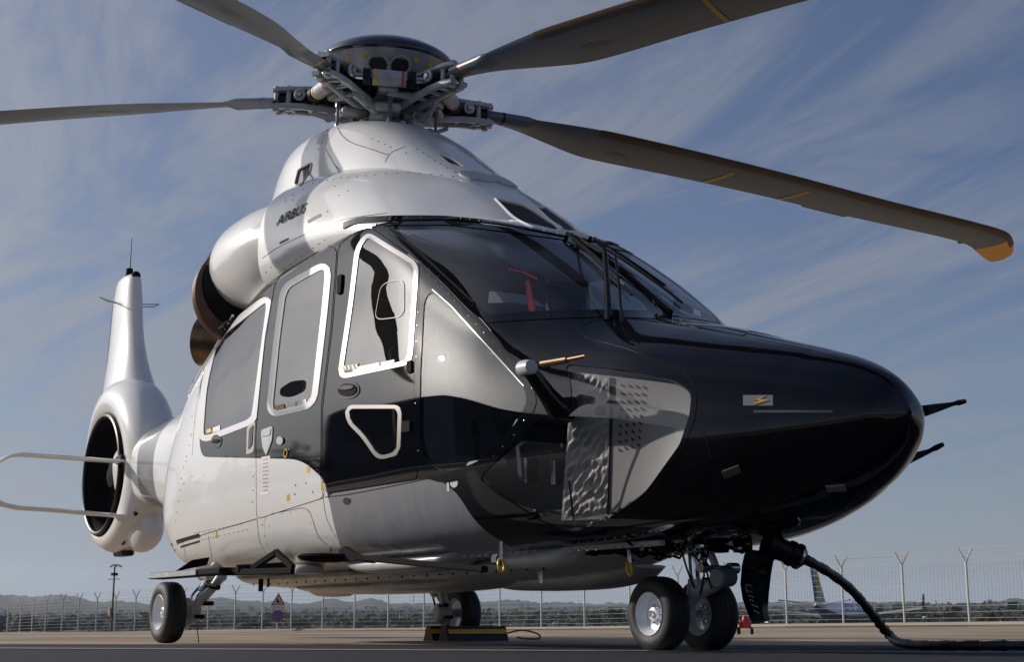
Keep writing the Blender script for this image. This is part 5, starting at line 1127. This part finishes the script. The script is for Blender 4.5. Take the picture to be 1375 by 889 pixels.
def terrain():
    rs = np.concatenate([[0.01, 3, 8, 16], np.linspace(24, 130, 20), np.geomspace(150, 3200, 40), [3400, 4000, 6000]]); az = np.concatenate([np.arange(-math.pi, math.pi, R(3.0)), np.arange(R(120), R(175), R(.16))]); az = np.unique(np.round(az, 5)); V = []; F = []
    rr_ = np.random.RandomState(5); n = len(az)
    for i, r in enumerate(rs):
        for a in az:
            x, y = CX+r*math.cos(a), CY+r*math.sin(a); z = ground_z(x, y)
            if r > 300: z += r*.0006*math.sin(a*190+r*.011)+r*.0004*math.sin(a*71-r*.004)
            if r > 1500: z += r*.0007*rr_.uniform(-1, 1)
            V.append((x, y, z))
    for i in range(len(rs)-1):
        for k in range(n): F.append((i*n+k, (i+1)*n+k, (i+1)*n+(k+1) % n, i*n+(k+1) % n))
    return V, F
gm = bpy.data.materials.new('ground_cover'); gm.use_nodes = True; nt = gm.node_tree; b = nt.nodes['Principled BSDF']; b.inputs['Roughness'].default_value = .9; b.inputs['Specular IOR Level'].default_value = .2
geo = nt.nodes.new('ShaderNodeNewGeometry')
def gn(t, **k):
    n = nt.nodes.new(t)
    for a_, v in k.items(): setattr(n, a_, v)
    return n
vs = gn('ShaderNodeVectorMath', operation='DISTANCE'); nt.links.new(geo.outputs['Position'], vs.inputs[0]); vs.inputs[1].default_value = (CX, CY, 0)
no = gn('ShaderNodeTexNoise'); no.inputs['Scale'].default_value = .006; no.inputs['Detail'].default_value = 8; no.inputs['Roughness'].default_value = .65; nt.links.new(geo.outputs['Position'], no.inputs['Vector'])
rp = gn('ShaderNodeValToRGB'); nt.links.new(no.outputs['Fac'], rp.inputs[0]); e = rp.color_ramp.elements
e[0].position = .36; e[0].color = (.012, .020, .012, 1); e[1].position = .66; e[1].color = (.10, .088, .055, 1); q = e.new(.47); q.color = (.022, .032, .017, 1); q = e.new(.53); q.color = (.05, .052, .03, 1)
n3 = gn('ShaderNodeTexNoise'); n3.inputs['Scale'].default_value = .35; n3.inputs['Detail'].default_value = 8; nt.links.new(geo.outputs['Position'], n3.inputs['Vector'])
rp2 = gn('ShaderNodeValToRGB'); nt.links.new(n3.outputs['Fac'], rp2.inputs[0]); e = rp2.color_ramp.elements
e[0].position = .38; e[0].color = (.24, .185, .13, 1); e[1].position = .62; e[1].color = (.42, .34, .25, 1)
mrg = gn('ShaderNodeMapRange'); nt.links.new(vs.outputs['Value'], mrg.inputs['Value']); mrg.inputs['From Min'].default_value = 110; mrg.inputs['From Max'].default_value = 200
mxg = gn('ShaderNodeMix', data_type='RGBA'); nt.links.new(mrg.outputs[0], mxg.inputs[0]); nt.links.new(rp2.outputs[0], mxg.inputs[6]); nt.links.new(rp.outputs[0], mxg.inputs[7]); nt.links.new(mxg.outputs[2], b.inputs['Base Color'])
V, F = terrain(); m = MB(); m.add(V, F); m.build('ground', gm, sharp=180, kind='structure')
CONC = mat('apron_concrete', (.27, .21, .15), .85, var=.3, vscale=.8, bump=.15, bscale=20, col2=(.20, .155, .115))
ASPH = mat('dark_asphalt', (.030, .030, .036), .85, var=.45, vscale=7, bump=.12, bscale=90, spec=.25)
LINE = mat('worn_pale_line', (.30, .29, .28), .8, var=.4, vscale=14)
GRASS = mat('dry_verge', (.10, .085, .045), .95, var=.5, vscale=1.5)
# asphalt strip near the camera, edge read off the photo
pa, pb = on_plane(3, 866, 2, 0), on_plane(1372, 868.5, 2, 0); dr = (pb-pa)/np.linalg.norm(pb-pa); nr = np.array([-dr[1], dr[0], 0]); 
if nr@(CAM-pa) < 0: nr = -nr
def strip(p, d, n, l0, l1, w0, w1, z, mt, name):
    m = MB(); N_ = 24; V = []
    for i in range(N_+1):
        l = l0+(l1-l0)*i/N_
        for w in (w0, w1): q = p+d*l+n*w; V.append((q[0], q[1], z))
    m.add(V, [(2*i, 2*i+1, 2*i+3, 2*i+2) if (d[0]*n[1]-d[1]*n[0]) < 0 else (2*i, 2*i+2, 2*i+3, 2*i+1) for i in range(N_)]); return m.build(name, mt, kind='structure')
strip(pa, dr, nr, -9, 12, 0, 17, .004, ASPH, 'asphalt_apron')
la, lb = on_plane(3, 872.5, 2, 0), on_plane(1372, 878.5, 2, 0); ldr = (lb-la)/np.linalg.norm(lb-la); ln = np.array([-ldr[1], ldr[0], 0])
strip(la, ldr, ln, -5, 9, -.14, .14, .0075, LINE, 'taxi_line')

# fence: posts with Y-shaped tops, welded mesh panels, strands of wire
posts_px = [10, 27, 43, 61, 83, 105, 129, 154, 181, 210, 244, 279, 315, 352, 391, 433, 476, 521, 569, 620, 671, 727, 785, 846, 911, 981, 1057, 1133, 1215, 1302, 1395]
FP = []
for x in posts_px:
    d, z = fence_at(x); a = az_of_px(x); FP.append(np.array([CX+d*math.cos(a), CY+d*math.sin(a), z]))
mid_ = FP[15]; fence = empty('perimeter_fence', tuple(mid_), 'long galvanised mesh fence with Y topped posts along the far side of the apron', 'fence')
GALV = mat('galvanised_post', (.60, .585, .55), .55, metal=.0, var=.15, vscale=5); WIRE = mat('galvanised_wire', (.28, .28, .28), .6)
pm = MB(); pm.cyl((0, 0, 0), (0, 0, HF), .045, n=8); 
pme = pm.mesh('post', GALV)
for i, p in enumerate(FP):
    a = FP[min(i+1, len(FP)-1)]-FP[max(i-1, 0)]; fd = math.atan2(a[1], a[0]); o = link_mesh('post', pme, fence); o.location = tuple(p-mid_); o.rotation_euler = (0, 0, fd)
    m = MB(); s_ = np.array([math.cos(fd)*.85-math.sin(fd)*.5, math.sin(fd)*.85+math.cos(fd)*.5, 0])
    # the two arms of the Y
    for sg in (-1, 1): m.cyl(p+[0, 0, HF-.05], p+s_*sg*.25+np.array([0, 0, HF+.46]), .034, n=6)
    m.build('post_fork', GALV, fence, off=mid_)
for p, q in zip(FP, FP[1:]):
    m = MB(); L = np.linalg.norm(q-p); nw = max(6, int(L/.16))
    for k in range(11): z = .08+k*.225; m.cyl(p+[0, 0, z], q+[0, 0, z], .008, n=3, caps=False)
    for k in range(1, nw): t = k/nw; c = p*(1-t)+q*t; m.cyl(c+[0, 0, .05], c+[0, 0, HF-.05], .0042, n=3, caps=False)
    m.build('mesh_panel', WIRE, fence, off=mid_)
    m = MB()
    for k in range(3):
        for sg in (-1, 1):
            a = q-p; fd = math.atan2(a[1], a[0]); s_ = np.array([math.cos(fd)*.85-math.sin(fd)*.5, math.sin(fd)*.85+math.cos(fd)*.5, 0]); u = (k+1)/3; m.cyl(p+s_*sg*.25*u+[0, 0, HF+.46*u], q+s_*sg*.25*u+[0, 0, HF+.46*u], .005, n=3, caps=False)
    m.build('wire_strand', WIRE, fence, off=mid_)
# dry grass verge and low kerb at the foot of the fence
m = MB(); V = []
for p in FP:
    e_ = np.array([CX, CY, 0])-p; e_[2] = 0; e_ /= np.linalg.norm(e_)
    for w in (-1.5, 4.5): q = p+e_*w; V.append((q[0], q[1], ground_z(q[0], q[1])+.03))
m.add(V, [(2*i, 2*i+1, 2*i+3, 2*i+2) for i in range(len(FP)-1)]); m.build('verge', GRASS, sharp=180, kind='structure')
m = MB()
for p, q in zip(FP, FP[1:]):
    e_ = np.array([CX, CY, 0])-p; e_[2] = 0; e_ /= np.linalg.norm(e_); a, b_ = p+e_*4.6, q+e_*4.6; a[2] = ground_z(*a[:2])+.06; b_[2] = ground_z(*b_[:2])+.06; m.cyl(a, b_, .10, n=4, caps=False)
m.build('kerb', mat('kerb_stone', (.30, .26, .21), .9), kind='structure')

def far_at(px, d, py_base=None): a = az_of_px(px); x, y = CX+d*math.cos(a), CY+d*math.sin(a); return np.array([x, y, ground_z(x, y)])
# camera mast by the fence
p = far_at(150, 88); t = empty('camera_mast', tuple(p), 'tall dark mast with floodlights and cameras standing in front of the left fence', 'mast'); S_ = 88/FPX
def lm(pts): return [p+rt*(x-150)*S_*1.0+np.array([0, 0, 1])*(852.5-y)*S_ for x, y in pts]
m = MB(); a, b_ = lm([(150, 852.5), (150, 767)]); m.cyl(a, b_, .07, .045, 10); m.build('pole', mat('dark_mast_paint', (.05, .052, .06), .5), t, off=p)
for x0, y0, x1, y1 in ((143.5, 768, 149, 764.5), (149.5, 764, 152, 768), (152, 765, 159.5, 767.5)):
    m = MB(); a, b_ = lm([(x0, y0), (x1, y1)]); beam(m, a, b_, .14, .10); m.build('floodlight', GALV, t, off=p)
m = MB(); a, = lm([(150, 777)]); m.box(a, (.38, .3, .16)); m.build('camera_housing', BLACKM, t, off=p)
m = MB(); a, b_ = lm([(142.5, 783.5), (157.5, 783)]); m.cyl(a, b_, .02, n=6); m.build('cross_arm', BLACKM, t, off=p)
m = MB(); a, = lm([(147.6, 824)]); m.box(a, (.16, .16, .42)); m.build('cabinet', mat('cabinet_tan', (.35, .22, .10), .6), t, off=p)
# road signs on one post
p = far_at(372, 84); t = empty('road_sign', tuple(p), 'warning triangle above a round no stopping sign on one post behind the left main wheel', 'road sign'); S_ = 84/FPX
ax_ = -fw*np.array([1, 1, 0]); ax_ /= np.linalg.norm(ax_); zz = np.array([0, 0, 1.0])
def sp_(x, y, o=0.0): return p+rt*(x-372)*S_+zz*(848-y)*S_+ax_*o
m = MB(); m.cyl(p, sp_(372, 800), .035, n=8); m.build('sign_post', GALV, t, off=p)
m = MB(); m.prism([sp_(363.5, 814, .03), sp_(382, 814, .03), sp_(373, 798, .03)], ax_*.02); s1 = m.build('triangle_sign', mat('sign_red', (.32, .06, .05), .5), t, off=p)
m = MB(); m.prism([sp_(366.5, 812.3, .052), sp_(379, 812.3, .052), sp_(373, 801.5, .052)], ax_*.004); m.build('sign_field', mat('sign_cream', (.50, .44, .36), .5), s1); s1.children[0].location = (0, 0, 0)
for o in s1.children: o.data.transform(Matrix.Translation(tuple(-p)))
m = MB(); m.prism([sp_(370, 811, .058), sp_(372.5, 805, .058), sp_(374, 811, .058)], ax_*.004); m.cyl(sp_(370.5, 806, .06), sp_(376, 811, .06), .02, n=4); o = m.build('sign_symbol', BLACKM, s1); o.data.transform(Matrix.Translation(tuple(-p)))
m = MB(); m.box(sp_(372.8, 816.8, .035), (.02, .02, .02)); m.prism([sp_(364, 815, .03), sp_(381.5, 815, .03), sp_(381.5, 818.5, .03), sp_(364, 818.5, .03)], ax_*.02); m.build('sign_plate', mat('sign_cream'), t, off=p)
m = MB(); m.cyl(sp_(372.8, 828, .03), sp_(372.8, 828, .06)+0, 8.0*S_, n=28); s2 = m.build('round_sign', mat('sign_red'), t, off=p)
m = MB(); m.cyl(sp_(372.8, 828, .06), sp_(372.8, 828, .085), 6.2*S_, n=24); o = m.build('blue_field', mat('sign_blue', (.03, .10, .30), .5), s2); o.data.transform(Matrix.Translation(tuple(-p)))
m = MB(); beam(m, sp_(368, 823.5, .10), sp_(377.6, 832.5, .10), .02, 1.5*S_); o = m.build('red_bar', mat('sign_red'), s2); o.data.transform(Matrix.Translation(tuple(-p)))
# small power pylon / thin mast far off
for x, y0, h in ((555, 812, 12), (240, 812, 9)):
    p = far_at(x, 2000); m = MB(); m.cyl(p, p+[0, 0, 30], .8, .3, 5); m.build('radio_mast', GALV, label='thin radio mast on the far hills above the %s' % ('belly fairing gap' if x > 500 else 'left main wheel'), cat='mast')

# bushes and trees beyond the fence
LEAF = mat('dark_foliage', (.060, .078, .035), .8, var=.6, vscale=1.2, col2=(.08, .085, .035)); BARK = mat('bark', (.10, .075, .05), .9)
def tree(px, d, wpx, hpx, label, seed, name='tree', grp='trees beyond the fence'):
    rr = random.Random(seed); p = far_at(px, d); S_ = d/FPX; w, h = wpx*S_/2, hpx*S_; t = empty(name, tuple(p), label, 'tree', grp)
    m = MB(); m.tube([(0, 0, -.1), (w*.05, 0, h*.3), (0, w*.08, h*.7)], [w*.07, w*.05, w*.02], 6)
    for k in range(5): a = rr.uniform(0, 6.28); m.tube([(0, 0, h*.25), (w*.3*math.cos(a), w*.3*math.sin(a), h*.5), (w*.55*math.cos(a), w*.55*math.sin(a), h*.62)], [w*.04, w*.025, w*.01], 5)
    m.build('trunk', BARK, t)
    m = MB(); cl = [(rr.uniform(-.62, .62)*w, rr.uniform(-.62, .62)*w, h*rr.uniform(.28, .78), rr.uniform(.22, .4)*w) for _ in range(13)]; V = []; F = []
    for cx, cy, cz, r in cl:
        for _ in range(95):
            v = np.array([rr.gauss(0, 1) for _ in range(3)]); v /= np.linalg.norm(v); q = np.array([cx, cy, cz])+v*r*np.array([1, 1, .72*h/w/1.2 if h < w else .9])*rr.uniform(.55, 1.05); q[2] = min(max(q[2], h*.04), h)
            a = np.array([rr.gauss(0, 1) for _ in range(3)]); a /= np.linalg.norm(a); b_ = np.cross(a, v); s = w*.075*rr.uniform(.6, 1.4); k = len(V); V += [q-a*s, q+b_*s*.7, q+a*s, q-b_*s*.7]; F.append((k, k+1, k+2, k+3))
    m.add(V, F); m.build('crown', LEAF, t, 180); return t
TR = [(800, 210, 34, 20, 'round dark bush right of the middle fence posts, left of its taller neighbour'), (826, 205, 44, 25, 'largest dark green bush, seen between the port main wheel and the nose wheels'), (856, 230, 30, 21, 'dark bush half hidden behind the starboard nose wheel'),
      (1245, 260, 26, 15, 'small olive tree beside the pale house behind the jet nose'), (1268, 270, 18, 13, 'low shrub just right of the pale house by the jet'), (1325, 250, 34, 17, 'wide dark tree left of the last visible fence post'), (1352, 260, 30, 15, 'dark shrub in front of the white building at the right edge'),
      (728, 300, 20, 9, 'low shrub beside the small white cottage'), (765, 290, 24, 8, 'flat shrub right of the small white cottage'), (940, 300, 26, 10, 'shrub seen between the two nose wheels and the blade antenna'),
      (165, 120, 9, 22, 'slim dark sapling just right of the camera mast'), (255, 240, 60, 16, 'wide olive tree behind the inner side of the right main gear'), (345, 260, 50, 15, 'grey green tree left of the road sign'), (400, 300, 46, 13, 'grey green tree right of the road sign'), (480, 320, 60, 13, 'long low tree under the belly fairing'), (30, 180, 60, 26, 'dark tree at the far left behind the fence'), (75, 220, 40, 18, 'second dark tree from the left edge behind the fence'), (545, 330, 50, 12, 'low tree just left of the port main wheel')]
for i, (x, d, w, h, l) in enumerate(TR): tree(x, d, w, h, l, 40+i)
# scrub and olive groves scattered over the far slopes: past counting, one object
rr = random.Random(77); m = MB(); V = []; F = []
for _ in range(1500):
    px = rr.uniform(-60, 1440); d = 330*math.exp(rr.random()**.8*1.75); c = far_at(px, d); w = rr.uniform(2.5, 7)*(d/600)**.5; h = w*rr.uniform(.45, .8)
    for k in range(9):
        v = np.array([rr.gauss(0, 1) for _ in range(3)]); v /= np.linalg.norm(v); q = c+np.array([v[0]*w, v[1]*w, h*.5+v[2]*h*.45]); a = np.array([rr.gauss(0, 1), rr.gauss(0, 1), rr.gauss(0, .6)]); a /= np.linalg.norm(a); b_ = np.cross(a, [.3, .5, .8]); s = w*.42; j = len(V); V += [q-a*s, q+b_*s*.7, q+a*s, q-b_*s*.7]; F.append((j, j+1, j+2, j+3))
m.add(V, F); m.build('scrub_woodland', mat('far_scrub', (.045, .060, .032), .9, var=.5, vscale=.02, col2=(.06, .062, .035)), sharp=180, kind='stuff')
# houses far beyond the fence
def house(px, d, wpx, hpx, label, col, flat=False, seed=0):
    p = far_at(px, d); S_ = d/FPX; w, h = wpx*S_, hpx*S_; t = empty('house', tuple(p), label, 'house', rz=YAW-math.pi/2+.15); wm = mat('render_%02d' % int(col[0]*100), col, .85)
    m = MB(); m.box((0, 0, h*.35), (w, w*.6, h*.7)); m.build('wall', wm, t); RT = mat('roof_tiles', (.35, .20, .13), .8)
    m = MB()
    if flat: m.box((0, 0, h*.73), (w*1.03, w*.64, h*.06))
    else: m.prism([(-w*.53, -w*.34, h*.7), (-w*.53, w*.34, h*.7), (-w*.53, 0, h)], (w*1.06, 0, 0))
    m.build('roof', wm if flat else RT, t)
    n = max(2, int(w/3)); 
    for k in range(n): m = MB(); m.box((-w/2+(k+.5)*w/n, -w*.3-.02, h*.38), (w/n*.35, .12, h*.22)); m.build('window', BLACKM, t)
    return t
house(748, 420, 11, 6.5, 'small white cottage beyond the fence left of the big bush', (.62, .60, .58)); house(690, 450, 9, 6, 'tiny pale block of silos beyond the fence right of the port wheel', (.55, .56, .57), True)
house(1252, 430, 20, 12, 'pale yellow house behind the jet winglet', (.55, .47, .36)); house(1288, 440, 12, 4, 'low white shed between the pale house and the last fence post', (.6, .58, .56), True)
house(1366, 400, 36, 12, 'white stepped building at the right edge behind the hose', (.60, .57, .52), True); house(492, 380, 14, 7, 'cream shed seen low under the belly fairing', (.60, .55, .42), True)
house(425, 400, 44, 3.5, 'long low pale wall building under the belly fairing', (.45, .44, .45), True); house(1040, 400, 22, 9, 'pale building behind the blade antenna left of the jet tail', (.5, .46, .40), True)

# airliner parked beyond the fence
JD = 282; pj = far_at(1134, JD); hd = YAW-R(29); jet = empty('airliner', tuple(pj), 'white and navy passenger jet parked beyond the fence at the right', 'airliner', rz=hd)
NAVYJ = mat('airliner_navy', (.02, .045, .16), .3, coat=.5); JW = mat('airliner_white', (.92, .94, .98), .35, coat=.4); JG = mat('airliner_grey', (.35, .36, .38), .4)
J = []
for x, r, z in ((20, .05, 3.3), (19.5, .6, 3.35), (18.5, 1.15, 3.45), (16.5, 1.7, 3.65), (14, 1.9, 3.75), (6, 1.95, 3.75), (-4, 1.95, 3.75), (-9, 1.85, 3.85), (-13, 1.35, 4.3), (-16.5, .75, 4.8), (-18.2, .25, 5.1)): J.append([(x, r*math.cos(a), z+r*math.sin(a)) for a in np.linspace(0, 2*math.pi, 24, endpoint=False)])
m = MB(); loft_secs(J, 24, m=m); m.build('fuselage', JW, jet, 60)
J2 = [[(x+.01, y*1.006, z-.012) for x, y, z in s_ if True] for s_ in J[1:]]; m = MB(); V = []; F = []
for s_ in J2: V += [s_[k] for k in range(13, 24)]+[s_[0]] if False else [s_[k] for k in range(12, 25-1)]
n_ = 12
for i in range(len(J2)-1):
    for k in range(n_-1):
        if k in (1, 2, 3, 4, 5, 6, 7, 8, 9): F.append((i*n_+k, (i+1)*n_+k, (i+1)*n_+k+1, i*n_+k+1))
m.add(V, F); m.build('navy_belly', NAVYJ, jet, 60)
m = MB(); m.prism([(-12.0, -.2, 5.2), (-17.6, -.2, 5.6), (-19.6, -.2, 12.3), (-17.6, -.2, 12.4)], (0, .4, 0)); fn = m.build('tail_fin', NAVYJ, jet)
m = MB(); a = np.linspace(.3, 5.2, 14); m.tube([(-16.9+.9*math.cos(t), -.24, 8.3+1.6*math.sin(t)) for t in a], .16, 5)
for k in range(4): m.cyl((-17.4+.32*k, -.24, 7.2+.2*k), (-17.2+.3*k, -.24, 9.4-.1*k), .06, n=4)
m.tube([(-16.0, -.24, 9.6), (-16.6, -.24, 10.0), (-17.5, -.24, 9.7)], .16, 5); m.build('gold_harp_emblem', mat('gold_emblem', (.85, .60, .06), .5), fn)
m = MB(); m.box((-18.4, 0, 11.6), (1.9, .46, .5)); m.build('fin_band', JG, fn)
for s_ in (-1, 1):
    m = MB(); m.prism([(-14.5, s_*.6, 5.0), (-17.2, s_*.6, 5.0), (-19.2, s_*6.5, 5.8), (-17.9, s_*6.5, 5.8)], (0, 0, .22)); m.build('tailplane', JG, jet)
    m = MB(); m.prism([(4.5, s_*1.6, 2.7), (-4.2, s_*1.6, 2.7), (-7.4, s_*16.5, 4.3), (-5.6, s_*16.5, 4.3)], (0, 0, .4)); w_ = m.build('wing', JG, jet)
    m = MB(); m.prism([(-5.6, s_*16.4, 4.4), (-7.4, s_*16.4, 4.4), (-8.6, s_*16.9, 7.0), (-7.9, s_*16.9, 7.0)], (0, s_*.15, 0)); m.build('winglet', NAVYJ, w_)
    m = MB(); m.lathe((4.2, s_*4.9, 1.9), (-1, 0, 0), [(0, .75), (.2, .98), (1.6, 1.0), (3.2, .8), (3.9, .45)], 20); m.build('engine', NAVYJ, jet)
    m = MB(); m.cyl((-1.5, s_*2.8, 0), (-1.5, s_*2.8, 2.9), .18, n=8); m.cyl((-1.5, s_*2.4, .55), (-1.5, s_*3.2, .55), .55, n=18); m.build('landing_gear', SEAL, jet)
m = MB(); m.cyl((14, 0, .1), (14, 0, 2.6), .14, n=8); m.cyl((14, -.3, .35), (14, .3, .35), .35, n=16); m.build('landing_gear', SEAL, jet)
cu = bpy.data.curves.new('t', 'FONT'); cu.body = 'RYANAIR'; cu.size = 3.0; cu.space_character = 1.1; cu.offset = .03; cu.extrude = .02; to = bpy.data.objects.new('t', cu); COL.objects.link(to)
me = bpy.data.meshes.new_from_object(to.evaluated_get(bpy.context.evaluated_depsgraph_get())); bpy.data.objects.remove(to)
for v in me.vertices: x, y = v.co.x, v.co.y; a = (y+.05)/1.97; v.co = (-5.2+x, -1.99*math.cos(a)+.0-v.co.z, 3.85+1.97*math.sin(a))
me.materials.clear(); me.materials.append(NAVYJ); me.name = 'airline_lettering'; link_mesh('airline_lettering', me, jet)
m = MB()
for k in range(30): m.box((-8+k*.78, -1.93, 4.05), (.25, .06, .3))
m.build('cabin_window_row', BLACKM, jet)['kind'] = 'stuff'

# hangar standing to the photographer's left, behind him: the fuselage mirrors it
HA = R(-124); hc = np.array([2, -1, 0])+60*np.array([math.cos(HA), math.sin(HA), 0]); hb = empty('hangar', tuple(hc), 'large dark steel hangar across the apron, out of frame on the photographer\'s left', 'hangar', rz=HA+math.pi/2)
HM = mat('hangar_cladding', (.05, .052, .055), .7, var=.2, vscale=.3); m = MB(); m.box((0, -13, 7), (68, 26, 14)); m.build('wall', HM, hb)
m = MB(); m.prism([(-34, -.2, 14), (34, -.2, 14), (16, -.2, 19), (-16, -.2, 19)], (0, -25.6, 0)); m.build('roof', HM, hb)
for k in range(4): m = MB(); m.box((-24+k*16, .15, 5), (15, .3, 10)); m.build('door_panel', mat('hangar_door', (.09, .095, .10), .6), hb)
row = [(-62, -40), (-72, -34), (-80, -30), (-90, -24), (-100, -20)]
for i, (x, y) in enumerate(row):
    rr = random.Random(90+i); t = empty('tree', (x, y, -.2), '%s dark tree out of frame in the row beside the hangar' % ('nearest', 'second', 'third', 'fourth', 'farthest')[i], 'tree', 'trees beside the hangar'); m = MB(); m.tube([(0, 0, 0), (.2, 0, 4), (0, .3, 8)], [.4, .3, .1], 8); m.build('trunk', BARK, t); m = MB(); V = []; F = []
    for _ in range(700):
        v = np.array([rr.gauss(0, 1) for _ in range(3)]); v /= np.linalg.norm(v); q = v*np.array([5, 5, 5])*rr.uniform(.5, 1)+[0, 0, 7]; a = np.array([rr.gauss(0, 1) for _ in range(3)]); a /= np.linalg.norm(a); b_ = np.cross(a, v); k = len(V); V += [q-a*.5, q+b_*.4, q+a*.5, q-b_*.4]; F.append((k, k+1, k+2, k+3))
    m.add(V, F); m.build('crown', LEAF, t, 180)

# ------------------------------------------------------------------ ground equipment
cd = empty('wheel_chock', tuple(on_plane(600, 862, 2, .005)*[1, 1, 0]), 'pair of black rubber chocks with a yellow stripe at the port main wheel', 'wheel chock')
p0 = np.array(cd.location); CH = mat('chock_rubber', (.012, .012, .013), .6)
Xw, Yw = -.94, 1.32
for sx in (-1, 1):
    m = MB(); xo = Xw+sx*.20; tri = [(xo-.085, 1.02, .0), (xo+.085, 1.02, .0), (xo+.035, 1.02, .125), (xo-.035, 1.02, .125)] ; tri = [(a, b+(.08 if sx < 0 else 0), c) for a, b, c in tri]; m.prism(tri, (0, .60 if sx > 0 else .3, 0)); c = m.build('chock_block', CH, cd, off=p0)
    m = MB(); m.prism([(xo+.078, 1.03, .062), (xo+.0595, 1.03, .098), (xo+.0625, 1.03, .10), (xo+.081, 1.03, .062)], (0, .58 if sx > 0 else .34, 0)); s_ = m.build('yellow_stripe', YELLOW, c, off=p0)
m = MB(); pts = [(Xw+.25, 1.6, .06), (Xw+.35, 1.72, .09), (Xw+.40, 1.86, .05), (Xw+.36, 1.88, .02), (Xw+.28, 1.78, .02), (Xw+.30, 1.70, .03)]; m.tube(cr_curve(np.array(pts), 5), .008, 6); m.build('rope', mat('rope_yellow_black', (.25, .20, .03), .8, var=.8, vscale=40, col2=(.02, .02, .02)), cd, off=p0)
# ground power cable from under the nose to the right
a = on_plane(1040, 735, 1, .12); b_ = on_plane(1082, 752, 1, .30); c = on_plane(1136, 786, 1, .85); d = on_plane(1172, 826, 1, 1.4); d2 = on_plane(1193, 852, 1, 1.75); e_ = on_plane(1218, 865.5, 2, .035); f_ = on_plane(1300, 867.5, 2, .035); g_ = on_plane(1420, 867, 2, .035)
path = cr_curve(np.array([a, b_, c, d, d2, e_, f_, g_, g_*2-f_]), 10)
hs = empty('ground_power_cable', tuple(e_*[1, 1, 0]), 'thick black ground power cable running from the nose down across the apron', 'cable'); h0 = np.array(hs.location)
k = len(path); rad = [.026+.003*math.sin(i*1.9) for i in range(k)]; m = MB(); m.tube(path, rad, 12); m.build('cable_sleeve', mat('cable_black', (.010, .010, .012), .45, bump=.4, bscale=60), hs, off=h0)
m = MB(); dv_ = (path[8]-path[0])/np.linalg.norm(path[8]-path[0]); m.lathe(path[0]-dv_*.05, dv_, [(0, .075), (.06, .075), (.065, .06), (.13, .058), (.135, .068), (.16, .068), (.165, .055), (.22, .05), (.23, .032)], 18); pl = m.build('plug', SEAL, hs, off=h0)
m = MB(); m.lathe(path[0]+dv_*.135, dv_, [(0, .062), (.001, .0695), (.016, .0695), (.017, .06)], 18); o = m.build('plug_ring', STEEL, pl, off=h0)
m = MB()
for i in range(10, k-2, 3): dd = path[i+1]-path[i]; m.lathe(path[i], dd, [(0, rad[i]*.98), (.003, rad[i]*1.12), (.012, rad[i]*1.12), (.015, rad[i]*.98)], 12)
m.build('cable_wrap', mat('tape_black', (.02, .02, .022), .3), hs, off=h0)['kind'] = 'stuff'
m = MB()
for i in (18, 24, 27, 31): 
    if i < k-1: p_ = path[i]; m.box(p_+[0.01, -.03, .004], (.03, .008, .012))
m.build('cable_tag', STICK, hs, off=h0)['kind'] = 'stuff'
# two small red wheeled carts behind the blade antenna
for i, (x, lb_) in enumerate(((983, 'small red wheeled cart half hidden behind the port nose wheel'), (1001, 'small red wheeled cart with an upright handle behind the blade antenna'))):
    p = on_plane(x, 852.5, 2, 0.0); t = empty('red_cart', tuple(p), lb_, 'cart', 'red wheeled carts'); s_ = 19/FPX; m = MB(); RC = mat('cart_red', (.50, .03, .02), .4)
    m.box((0, 0, .13), (.13, .13, .10), bev=.02); m.cyl((0, 0, .17), (0, 0, .24), .045, .03, 12); m.build('body', RC, t)
    m = MB(); m.tube([(0.04, .03, .15), (.06, .06, .27), (.02, .10, .27)], .008, 6); m.build('handle', RC, t)
    for w_ in (-1, 1): m = MB(); v_ = rt*w_*.085; m.cyl(v_+np.array([0, 0, .045])-rt*.015, v_+np.array([0, 0, .045])+rt*.015, .045, n=16); m.build('wheel', RUBBER, t)

# ------------------------------------------------------------------ haze: even thin air round the whole place
hz = MB(); hz.box((-100, 900, 70), (14000, 14000, 340)); hm = bpy.data.materials.new('haze'); hm.use_nodes = True; nt = hm.node_tree; nt.nodes.clear(); o_ = nt.nodes.new('ShaderNodeOutputMaterial'); pv = nt.nodes.new('ShaderNodeVolumePrincipled'); pv.inputs['Color'].default_value = (.75, .85, 1.0, 1); pv.inputs['Density'].default_value = .00013; pv.inputs['Anisotropy'].default_value = .2
nt.links.new(pv.outputs[0], o_.inputs['Volume']); hz.build('haze', hm, kind='stuff')
